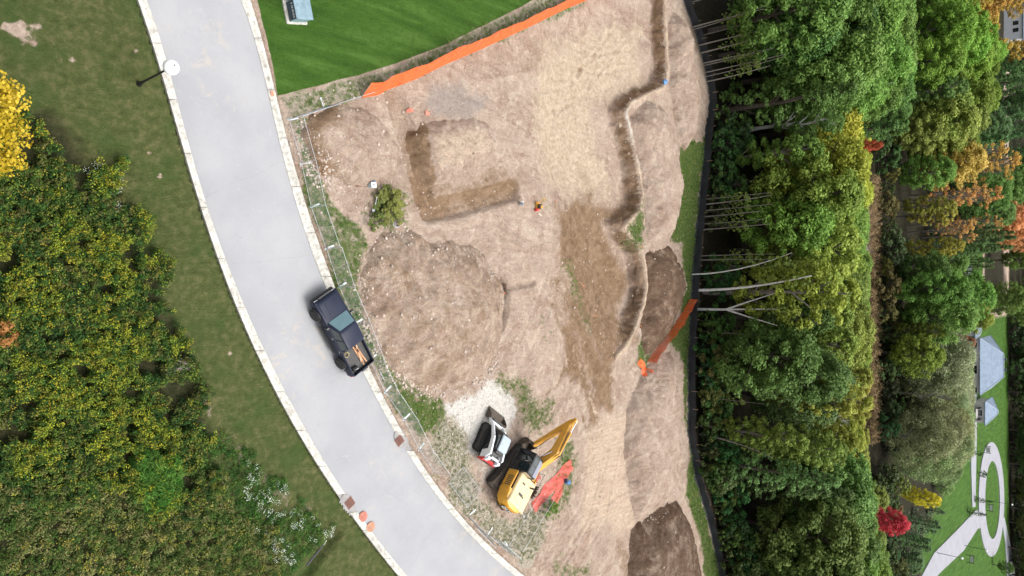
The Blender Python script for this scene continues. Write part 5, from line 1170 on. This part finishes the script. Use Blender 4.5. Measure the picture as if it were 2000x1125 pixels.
# trees that stand out
def spot(kind, i, u, v, z, H, col, label, cat='tree', name=None, sxy=None):
    g = G(u, v, z); return plant(kind, i, (g.x, g.y, zground(g.x, g.y)), H, lin(col), label, None, cat, name, sxy)
spot('maple', 1, 1736, 1018, 7, 10, (196, 62, 76), 'bright crimson maple glowing among green trees', sxy=.58)
spot('maple', 2, 1676, 288, 9, 12, (176, 86, 56), 'reddish brown maple beside a lime green crown', sxy=.35)
spot('maple', 3, 1802, 972, 6, 9, (206, 196, 52), 'small golden yellow tree near the turning loop', sxy=.5)
spot('maple', 0, 1876, 668, 5, 8, (150, 98, 74), 'copper leaved tree in front of the grey roofed house', sxy=.6)
spot('maple', 4, 1952, 1105, 2, 6, (84, 112, 46), 'round dark tree on the island lawn of the loop', sxy=.5)
for k, (u, v, lb) in enumerate(((1905, 975, 'small conifer on the near side of the turning loop'), (1893, 1000, 'small conifer where the road joins the loop'), (1912, 925, 'thin sapling on the verge beside the footpath'), (1903, 885, 'tiny sapling between footpath and loop'))):
    spot('cedar' if k < 2 else 'shrub', k % 2, u, v, .5, 5 if k < 2 else 2.5, (84, 116, 62), lb, sxy=.45 if k < 2 else .6)
spot('gold', 0, -122, 262, 4.0, 6.6, (176, 152, 30), 'golden yellow maple at the edge of the goldenrod meadow', name='maple_tree', sxy=1.0)
spot('shrub', 1, -40, 650, .8, 1.7, (150, 104, 54), 'dry rusty brown shrub in the goldenrod meadow', 'shrub', sxy=.75)
spot('shrub', 0, 762, 402, .2, .85, (112, 116, 54), 'scruffy olive shrub left standing between the dirt heaps', 'shrub', sxy=.72)
spot('shrub', 1, 745, 385, .2, .6, (106, 114, 56), 'low grey green weed clump beside the pale pedestal', 'shrub', sxy=.5)
spot('shrub', 2, 735, 425, .2, .7, (98, 112, 54), 'low leafy weed clump below the white pipe', 'shrub', sxy=.5)
spot('shrub', 1, 1068, 990, .2, 1.0, (92, 120, 46), 'leafy weed clump at the end of the mesh fence', 'shrub', sxy=.55)
# white and grey trunks at the wood's edge
def pale_trunk(u, v, H, lean, r, label, fork=False, bark=None, group='pale trunks at the forest edge'):
    g = G(u, v); e = empty('birch_tree', (g.x, g.y, zground(g.x, g.y)), 0, label, 'tree', group)
    pts = [(0, lean * (k / 6) ** 2, H * k / 6 - .1) for k in range(7)]
    if fork:
        MB().tube(pts[:3], [r, r * .9, r * .8], 8).build('trunk', bark or MBARKW, e)
        q = pts[2]
        for a in (-1.0, .1, 1.2): MB().tube([q, (q[0], q[1] + a * .8, q[2] + H * .25), (q[0] + .2, q[1] + a * 1.7, q[2] + H * .55)], [r * .7, r * .5, r * .2], 7).build('limb', MBARKW, e)
    else: MB().tube(pts, [r * (1 - .11 * k) for k in range(7)], 8).build('trunk', bark or MBARKW, e)
    (cm, tm), h0 = LIB['sparse', random.randint(0, 1)]
    c = link(bpy.data.objects.new('crown', cm)); c.parent = e; c.location = (0, lean * .6, H * (.45 if H > 10.5 or r > .12 else .16)); c.scale = (H / 30, H / 30, H / 26); c.color = (*lin((118, 136, 66)), 1)
for q in ((1352, 567, 14, 1.6, .17, 'tall curved white birch trunk beside the red netting', False, None), (1362, 604, 11, .4, .17, 'forked white birch with three pale limbs', True, None), (1350, 536, 12, 2.2, .09, 'thin pale birch bending sideways behind the silt fence', False, None), (1365, 848, 9, -1.4, .13, 'leaning grey birch trunk opposite the grey pink heap', False, MBARKG)):
    pale_trunk(*q[:5], q[5], q[6], q[7])
for (u, v) in ((1345, 6), (1352, 53), (1353, 58), (1368, 70), (1363, 89), (1366, 104), (1372, 124), (1374, 128), (1376, 142), (1377, 150), (1378, 160), (1368, 390), (1367, 400), (1368, 412), (1368, 424), (1366, 438), (1364, 449), (1362, 500), (1363, 508), (1368, 648), (1366, 775)):
    pale_trunk(u, v, random.uniform(7.5, 10), random.uniform(-.2, .5), random.uniform(.06, .11), 'slim grey trunked aspen right behind the silt fence', False, MBARKG, 'slim aspens behind the silt fence')
# ------------------------------------------------------------------ meadow, tufts, flowers, stones
def scatter(poly, n, rng, wob=.8):
    P = np.array(gp(poly)); out = []
    lo, hi = P.min(0) - 1, P.max(0) + 1
    while sum(map(len, out)) < n:
        c = rng.uniform(lo, hi, (n * 2, 2)); w_ = wob * (fbm(c[:, 0] * .8, c[:, 1] * .8, 3) - .5) * 4
        out.append(c[inside(c[:, 0] + w_, c[:, 1] + w_, [tuple(p) for p in P])])
    return np.concatenate(out)[:n]
def herb_obj(name, parts, label, cat):
    Vs, Fs, Cs = [], [], []; o = 0
    for V_, F_, C_ in parts:
        Vs.append(V_); Fs.append(F_ + o); Cs.append(np.repeat(C_, 4, 0)); o += len(V_)
    me = np_mesh(name, np.concatenate(Vs), np.concatenate(Fs), MHERB); C_ = np.concatenate(Cs)
    attr(me, 'Col', np.concatenate([C_, np.ones((len(C_), 1))], 1), 'FLOAT_COLOR')
    return tag(link(bpy.data.objects.new(name, me)), label, cat, kind='stuff')
def pal(rng, n, cols, var=.3):
    cols = np.array([lin(c) for c in cols]); w_ = cols[rng.integers(0, len(cols), n)]
    return w_ * rng.uniform(1 - var, 1 + var, (n, 1))
zg = np.vectorize(zground)
def herbs(pts, rng, h, rad, nl, leaf, cols, plume=None, asp=.35, top=0):
    n = len(pts); parts = []
    hh = h * rng.uniform(.6, 1.25, n); z0 = zg(pts[:, 0], pts[:, 1])
    base = pal(rng, n, cols, .25)
    idx_ = np.repeat(np.arange(n), nl); m = len(idx_)
    t = rng.random(m) ** .7; a = rng.uniform(0, 6.28, m); r = rad * np.sqrt(rng.random(m)) * (1.05 - .55 * t)
    C = np.stack([pts[idx_, 0] + np.cos(a) * r, pts[idx_, 1] + np.sin(a) * r, z0[idx_] + t * hh[idx_]], 1)
    nr = np.stack([np.cos(a) * .6, np.sin(a) * .6, np.full(m, .8)], 1) + .5 * rng.normal(size=(m, 3)); nr /= np.linalg.norm(nr, axis=1, keepdims=True)
    V_, F_ = quads(C, nr, leaf * rng.uniform(.6, 1.4, m), asp, rng)
    parts.append((V_, F_, base[idx_] * rng.uniform(.65, 1.35, (m, 1))))
    if plume:
        pc, frac, k, ps = plume; sel = np.where(rng.random(n) < frac)[0]; idx_ = np.repeat(sel, k); m = len(idx_)
        a = rng.uniform(0, 6.28, m); r = .2 * np.sqrt(rng.random(m)); 
        C = np.stack([pts[idx_, 0] + np.cos(a) * r, pts[idx_, 1] + np.sin(a) * r, z0[idx_] + hh[idx_] * (.95 + .22 * (1 - r / .2) * rng.random(m))], 1)
        nr = np.stack([np.cos(a) * .3, np.sin(a) * .3, np.ones(m)], 1) + .5 * rng.normal(size=(m, 3)); nr /= np.linalg.norm(nr, axis=1, keepdims=True)
        V_, F_ = quads(C, nr, ps * rng.uniform(.6, 1.4, m), .5, rng); parts.append((V_, F_, pal(rng, n, pc, .2)[idx_] * rng.uniform(.75, 1.25, (m, 1))))
    return parts
rg = np.random.default_rng(5)
MEAD = [(-60, 230), (60, 232), (120, 275), (165, 310), (210, 330), (238, 372), (262, 420), (300, 490), (322, 560), (345, 640), (352, 690), (378, 720), (392, 800), (400, 850), (392, 905), (420, 960), (360, 1010), (300, 1000), (200, 960), (100, 985), (-60, 960)]
p1 = scatter(MEAD, 7200, rg); dn = fbm(p1[:, 0] * .9 + 3, p1[:, 1] * .9, 3); p1 = p1[dn + .12 * rg.random(len(p1)) > .40]; pn = fbm(p1[:, 0] * .5, p1[:, 1] * .5 + 40, 3) > .5
herb_obj('goldenrod_thicket', herbs(p1[pn], rg, 1.0, .23, 36, .14, [(66, 92, 36), (52, 78, 32), (88, 106, 40), (58, 88, 42), (104, 108, 44)], ([(150, 154, 44), (134, 144, 46), (158, 148, 48), (118, 134, 46)], .5, 12, .085)) + herbs(p1[~pn], rg, .85, .25, 34, .15, [(50, 80, 36), (66, 92, 40), (44, 70, 34), (80, 98, 44), (92, 94, 52)], ([(140, 146, 50), (150, 138, 52), (120, 136, 50)], .25, 9, .08)), 'dense thicket of goldenrod with yellow plumes beside the verge', 'goldenrod')
p2 = scatter([(-60, 930), (100, 960), (220, 940), (340, 990), (420, 940), (470, 985), (520, 1050), (560, 1180), (-60, 1180)], 2000, rg)
herb_obj('meadow_weeds', herbs(p2, rg, .55, .32, 34, .14, [(82, 100, 48), (104, 112, 62), (70, 98, 42), (118, 118, 70), (64, 84, 40)], ([(150, 140, 60), (140, 130, 90)], .2, 12, .08)), 'mixed olive weeds and grasses below the goldenrod thicket', 'weeds')
p3 = scatter([(265, 880), (330, 890), (345, 940), (325, 985), (270, 990), (255, 930)], 260, rg, .3)
herb_obj('green_grass_clump', herbs(p3, rg, 1.0, .4, 60, .34, [(72, 116, 44), (62, 102, 40), (86, 122, 52)], None, .12), 'bright green clump of tall reedy grass within the thicket', 'grass')
p4 = scatter([(400, 860), (440, 880), (520, 960), (600, 1010), (640, 1040), (600, 1090), (560, 1125), (420, 1100), (420, 960)], 700, rg)
herb_obj('verge_weeds', herbs(p4, rg, .35, .28, 24, .13, [(62, 98, 42), (84, 112, 50), (54, 88, 40)]), 'leafy green weeds between thicket and mown verge', 'weeds')
p5 = np.concatenate([scatter(q, n_, rg, .4) for q, n_ in (([(460, 915), (490, 910), (500, 960), (480, 980)], 16), ([(495, 950), (560, 975), (600, 1030), (560, 1060), (510, 1010)], 34), ([(480, 1040), (560, 1070), (560, 1110), (500, 1100)], 26), ([(590, 1010), (650, 1040), (640, 1080), (590, 1060)], 14), ([(120, 285), (240, 350), (270, 430), (220, 400)], 18))])
herb_obj('white_asters', herbs(p5, rg, .5, .22, 10, .1, [(90, 120, 60)], ([(225, 228, 220), (205, 215, 205)], 1., 16, .055)), 'small white asters dotted along the meadow edge', 'flowers')
# brush heap of grey twigs
e = empty('brush_heap', (*G(340, 714)[:2], .1), 0, 'small heap of grey dead twigs at the thicket edge', 'brush')
b = MB()
for k in range(70):
    a = random.uniform(0, 6.28); r = random.uniform(0, .5); c = Vector((math.cos(a) * r * 1.2, math.sin(a) * r * .7, random.uniform(.1, .8))); d = Vector((random.gauss(0, 1), random.gauss(0, 1), random.gauss(0, .5))).normalized() * random.uniform(.2, .5)
    b.tube([c - d, c + d * .3 + Vector((0, 0, .03)), c + d], [.014, .011, .004], 3)
tag(b.build('twigs', simple('dead_twig', (.26, .22, .19), .9, var=.3), e), kind='stuff')
# grass tufts where the rough mask grows
def tufts(n, field, thr, h, leaf, cols, name, label, win):
    x0, x1, y0, y1 = win; pts = []
    while len(pts) < n:
        c = rg.uniform((x0, y0), (x1, y1), (n * 3, 2)); i = np.clip(np.searchsorted(GX, c[:, 0]), 1, nx - 1); j = np.clip(np.searchsorted(GY, c[:, 1]), 1, ny - 1)
        f = field[i, j] + .5 * (fbm(c[:, 0] * 1.3, c[:, 1] * 1.3, 3) - .5)
        pts += list(c[(f - thr > .5 * rg.random(len(c))) & (road_d[i, j] < -.1)])
        if len(pts) == 0: break
    pts = np.array(pts[:n]); return herb_obj(name, herbs(pts, rg, h, .16, 12, leaf, cols, None, .14), label, 'grass')
tufts(6500, rough * (floor < .3) * (X < 92), .3, .12, .15, [(88, 128, 46), (74, 112, 40), (112, 138, 62), (132, 136, 84), (66, 104, 38)], 'rough_grass_tufts', 'rough grass tufts scattered over the building lot', (24, 86, -40, 38))
tufts(1300, speck, .3, .12, .14, [(136, 138, 100), (116, 124, 76), (164, 158, 128), (98, 112, 62)], 'gravel_weeds', 'thin weeds sprouting through the pale gravel by the excavator', (34, 52, -24, -8))
p6 = np.stack([rg.uniform(147.5, 153, 900), rg.uniform(-30, 22, 900)], 1)
herb_obj('dry_reeds', herbs(p6, rg, 1.5, .5, 26, .5, [(168, 146, 112), (150, 128, 96), (136, 118, 84)], None, .12), 'strip of dry beige reeds running through the wood', 'reeds')
# stones
def stone_mesh(k):
    r = np.random.default_rng(k); bm = bmesh.new(); bmesh.ops.create_icosphere(bm, subdivisions=1, radius=1)
    for v in bm.verts: v.co *= float(r.uniform(.72, 1.15)); v.co.z *= .7
    me = bpy.data.meshes.new('stone'); bm.to_mesh(me); V_ = np.array([v.co[:] for v in bm.verts]); F_ = np.array([[v.index for v in f.verts] for f in bm.faces]); bm.free()
    return me, V_, F_
MST = simple('field_stone', (.40, .33, .28), .9, var=.25, scale=1.5, bmp=.01)
SM = [stone_mesh(k) for k in range(6)]
for me_, _, _ in SM: me_.materials.append(MST)
sv, sf, o_ = [], [], 0
def stone_pts(line, n, spread, z=0):
    L = [Vector((*q, 0)) for q in gp(line, z)]; out = []
    for _ in range(n):
        i = random.randrange(len(L) - 1); p = L[i].lerp(L[i + 1], random.random()); out.append((p.x + random.gauss(0, spread), p.y + random.gauss(0, spread)))
    return out
SP = stone_pts([(702, 545), (712, 630), (735, 690), (775, 735), (822, 762), (890, 768), (945, 740), (972, 700)], 1300, .4) + stone_pts([(590, 255), (600, 305), (625, 340), (665, 355)], 700, .55) + stone_pts([(720, 485), (755, 455), (800, 452)], 90, .35) + stone_pts([(845, 490), (880, 485), (940, 500), (960, 540)], 120, .35) + stone_pts([(978, 560), (985, 600), (980, 640)], 60, .3) \
   + stone_pts([(1300, 668), (1285, 684), (1262, 715), (1240, 745), (1228, 790)], 170, .3) + stone_pts([(1262, 478), (1290, 482), (1310, 478), (1325, 470)], 60, .3) + stone_pts([(1240, 1020), (1270, 1005), (1300, 985), (1320, 950)], 120, .35) + stone_pts([(1222, 262), (1240, 330), (1250, 402)], 90, .4) + stone_pts([(1216, 456), (1250, 540), (1230, 640), (1196, 695)], 110, .5) + stone_pts([(1290, 20), (1297, 165), (1212, 206)], 90, .5) + stone_pts([(1330, 700), (1334, 800), (1335, 900)], 50, .3, 1.5)
for _ in range(3800):
    p = G(random.uniform(600, 1330), random.uniform(20, 1100)); i = min(np.searchsorted(GX, p.x), nx - 1); j = min(np.searchsorted(GY, p.y), ny - 1)
    if lot_right[i, j] and road_d[i, j] < -1 and lawn[i, j] < .2: SP.append((p.x, p.y))
big = []
for k, (x, y) in enumerate(SP):
    i = min(np.searchsorted(GX, x), nx - 1); j = min(np.searchsorted(GY, y), ny - 1)
    if road_d[i, j] > -.3: continue
    s = .025 + .105 * random.random() ** 4
    if s > .105 and len(big) < 60: big.append((x, y, s * 1.25)); continue
    me_, V_, F_ = SM[k % 6]; a = random.uniform(0, 6.28); Rm = np.array([[math.cos(a), -math.sin(a), 0], [math.sin(a), math.cos(a), 0], [0, 0, 1]])
    sv.append((V_ @ Rm.T) * s + np.array([x, y, ztop(x, y) + s * .2])); sf.append(F_ + o_); o_ += len(V_)
tag(link(bpy.data.objects.new('scattered_stones', np_mesh('scattered_stones', np.concatenate(sv), np.concatenate(sf), MST))), 'small pale stones strewn over and around the dirt heaps', 'stones', kind='stuff')
for k, (x, y, s) in enumerate(big):
    o = link(bpy.data.objects.new('rock', SM[k % 6][0])); o.location = (x, y, ztop(x, y) + s * .25); o.scale = (s, s * random.uniform(.7, 1), s); o.rotation_euler = (0, 0, random.uniform(0, 6))
    tag(o, 'fist to head sized pale rock loose on the dirt', 'rock', 'loose rocks on the building lot')

# ------------------------------------------------------------------ far side: houses, footpath, turning loop
MROOF = simple('slate_blue_shingles', (.17, .225, .30), .8, var=.12, scale=.8)
MWALL = simple('pale_siding', (.55, .53, .50), .8, var=.06, scale=1)
MWALLW = simple('white_siding', (.66, .69, .72), .7, var=.05, scale=1)
MDECK = simple('grey_deck', (.30, .29, .28), .8, var=.15, scale=2)
MPAVE = simple('pale_road_paving', (.27, .27, .295), 1.0, spec=.1, var=.06, scale=.3)
MPATH = simple('footpath_concrete', (.27, .28, .30), 1.0, spec=.1, var=.06, scale=.4)
def flat(name, poly, z, mat, th=.3):
    b = MB(); b.plan([tuple(G(u, v)[:2]) for u, v in poly], z - th, z); return tag(b.build(name, mat), kind='structure')
def ell(cu, cv, au, av, n=40): return [(cu + au * math.cos(2 * math.pi * k / n), cv + av * math.sin(2 * math.pi * k / n)) for k in range(n)]
cen = G(1936, 968)
O_ = ell(1934.5, 975, 25, 112); I_ = ell(1936.5, 976, 14.5, 76)
b = MB(); n_ = len(O_); P0 = [G(*p) for p in O_]; P1 = [G(*p) for p in I_]
b.add([(p.x, p.y, z) for z in (.0, .34) for L in (P0, P1) for p in L], [f for k in range(n_) for k2 in ((k + 1) % n_,) for f in ((2 * n_ + k, 2 * n_ + k2, 3 * n_ + k2, 3 * n_ + k), (k, k2, 2 * n_ + k2, 2 * n_ + k), (n_ + k, 3 * n_ + k, 3 * n_ + k2, n_ + k2))])
tag(b.build('turning_loop_road', MPAVE), kind='structure')
flat('approach_road', [(1905, 995), (1918, 1004), (1919, 1030), (1908, 1032), (1880, 1075), (1834, 1118), (1815, 1140), (1795, 1130), (1822, 1080), (1870, 1032)], .30, MPAVE)
flat('footpath', [(1899, 770), (1906, 770), (1905, 880), (1903, 990), (1897, 990), (1894, 890), (1898, 860)], .32, MPATH)
flat('driveway', [(1954, 1010), (1960, 1010), (1975, 1080), (1982, 1130), (1966, 1130), (1962, 1060)], .31, MPATH)
def house(name, x0, x1, y0, y1, eave, ridge, label, wall, chim=False, wins=(), deck=None):
    cx, cy = (x0 + x1) / 2, (y0 + y1) / 2; e = empty(name, (cx, cy, 0), 0, label, 'house'); dx, dy = (x1 - x0) / 2, (y1 - y0) / 2
    MB().box((0, 0, eave / 2), (2 * dx, 2 * dy, eave)).build('wall', wall, e)
    o = .6; hy = max(dy - dx * .5, .5); ov = [(-dx - o, -dy - o), (dx + o, -dy - o), (dx + o, dy + o), (-dx - o, dy + o)]
    b = MB().add([(x, y, eave + .02) for x, y in ov] + [(x, y, eave + .25) for x, y in ov] + [(0, -hy, ridge), (0, hy, ridge)], [(3, 2, 1, 0), (0, 1, 5, 4), (1, 2, 6, 5), (2, 3, 7, 6), (3, 0, 4, 7), (4, 5, 8), (5, 6, 9, 8), (6, 7, 9), (7, 4, 8, 9)])
    rf = b.build('roof', MROOF, e)
    rc = MB().tube([(0, -hy, ridge + .05), (0, hy, ridge + .05)], .12, 5)
    for a, y in zip(ov, (-hy, -hy, hy, hy)): rc.tube([(a[0], a[1], eave + .3), (0, y, ridge + .05)], .10, 5)
    rc.build('ridge_cap', simple('ridge_pale', (.34, .40, .47), .8), rf)
    if chim:
        for y in (-hy * .4, hy * .5): MB().box((1.2, y, ridge - .2), (.7, .7, 1.5)).build('roof_vent', MNAVYC, rf)
    for (y, z, w_, h) in wins:
        wd = MB().box((-dx - .03, y, z), (.1, w_ + .3, h + .3)).build('window', MWHITE, e); MB().box((-dx - .09, y, z), (.05, w_, h)).build('pane', MGLASS, wd)
    if deck: 
        d_ = MB().box((-dx - deck[1] / 2 - .1, deck[0], 1.3), (deck[1], deck[2], .25)).build('deck', MDECK, e)
        for q in (-1, 1):
            MB().box((-dx - deck[1] + .1, deck[0] + q * deck[2] / 2, .6), (.2, .2, 1.2)).build('post', MDECK, d_); MB().box((-dx - deck[1] / 2, deck[0] + q * deck[2] / 2, 1.9), (deck[1], .08, .9)).build('rail', MBLACK, d_)
    return e
g1, g2 = G(1911, 662, 3.2), G(1911, 775, 3.2)
xh = G(1913, 700, 3.2).x
house('grey_roofed_house', xh, xh + 17, g2.y + 1, g1.y - .5, 3.2, 8.0, 'long house with slate blue hipped roof at the wood clearing', MWALL, True, ((6, 1.9, 2, 1.4), (-1, 1.9, 2.4, 1.4), (-7, 1.9, 1.6, 1.4)), (3.5, 5, 5))
g1, g2 = G(1920, 790, 3.0), G(1920, 829, 3.0); xh2 = G(1923, 810, 3.0).x
house('garage_house', xh2, xh2 + 12, g2.y, g1.y, 3.0, 5.6, 'smaller slate blue roofed garage next to the long house', MWALL, False, ((0, 1.8, 1.8, 1.2),), (0, 4, 3.4))
g3 = G(1982, 30, 3.5)
house('white_house', g3.x, g3.x + 14, g3.y - 9, g3.y + 10, 6, 9, 'white sided house with two dark windows behind the far trees', MWALLW, False, ((-3.4, 3.8, 1.5, 1.7), (-6.0, 3.8, 1.5, 1.7)))
g4 = G(1893, 642, 1); house('garden_shed', g4.x, g4.x + 4, g4.y - 2.2, g4.y + 2.2, 2.4, 3.6, 'small pale garden shed half hidden by trees', MWALLW)
for u, v, lb in ((1938, 979, 'slim lamp post rising from the island of the turning loop'), (1882, 1065, 'slim lamp post on the lawn between road and loop'), (1828, 1079, 'slim lamp post at the mouth of the approach road')):
    lamp(G(u, v), 5.6, .32, lb, segs=12)
def board(u, v, lb):
    g = G(u, v); e = empty('notice_stand', (g.x, g.y, .1), 0, lb, 'sign')
    for y in (-1.1, 1.1): MB().box((0, y, 1.1), (.14, .14, 2.2)).build('post', MBLACK, e)
    for z in (1.0, 1.9): MB().box((0, 0, z), (.1, 2.4, .12)).build('rail', MBLACK, e)
    MB().box((-.06, 0, 1.45), (.05, 1.7, .7)).build('panel', simple('board_grey', (.35, .37, .36), .7), e)
board(1925, 990, 'black framed notice stand on the loop island'); board(1886, 1090, 'black framed notice stand on the lawn by the approach road'); board(1919, 877, 'black framed notice stand at the head of the turning loop')
g = G(1883, 530); e = empty('garden_gate', (g.x, g.y, .1), 0, 'white panelled gate with dark posts at a lawn gap in the trees', 'gate')
for y in (-1.9, .0, 1.9): MB().box((0, y, 1.6), (.5, .3, 3.2)).build('post', MBLACK, e)
for y in (-.95, .95): MB().box((0, y, 1.2), (.15, 1.5, 2.0)).build('panel', MWHITE, e)
g = G(1969, 1108); e = empty('parked_car', (g.x, g.y, .3), R(80), 'white parked car on the drive beside the far lawn', 'car')
MB().prism([(-2.2, .35), (2.2, .35), (2.25, .75), (1.3, .95), (-2.0, 1.0), (-2.25, .8)], -.9, .9).build('body', MWHITE, e, .06, True)
MB().loft([rrect(-1.9, 1.2, -.82, .82, .2, .95), rrect(-1.4, .5, -.65, .65, .2, 1.5)]).build('cabin', MGLASS, e, 0, True); MB().loft([rrect(-1.35, .45, -.63, .63, .2, 1.49), rrect(-1.2, .35, -.55, .55, .2, 1.56)]).build('roof', MWHITE, e, 0, True)
for x in (-1.4, 1.4):
    for y in (-.85, .85): wheel(e, x, y, .33, .22, MRUB, MCHROME)
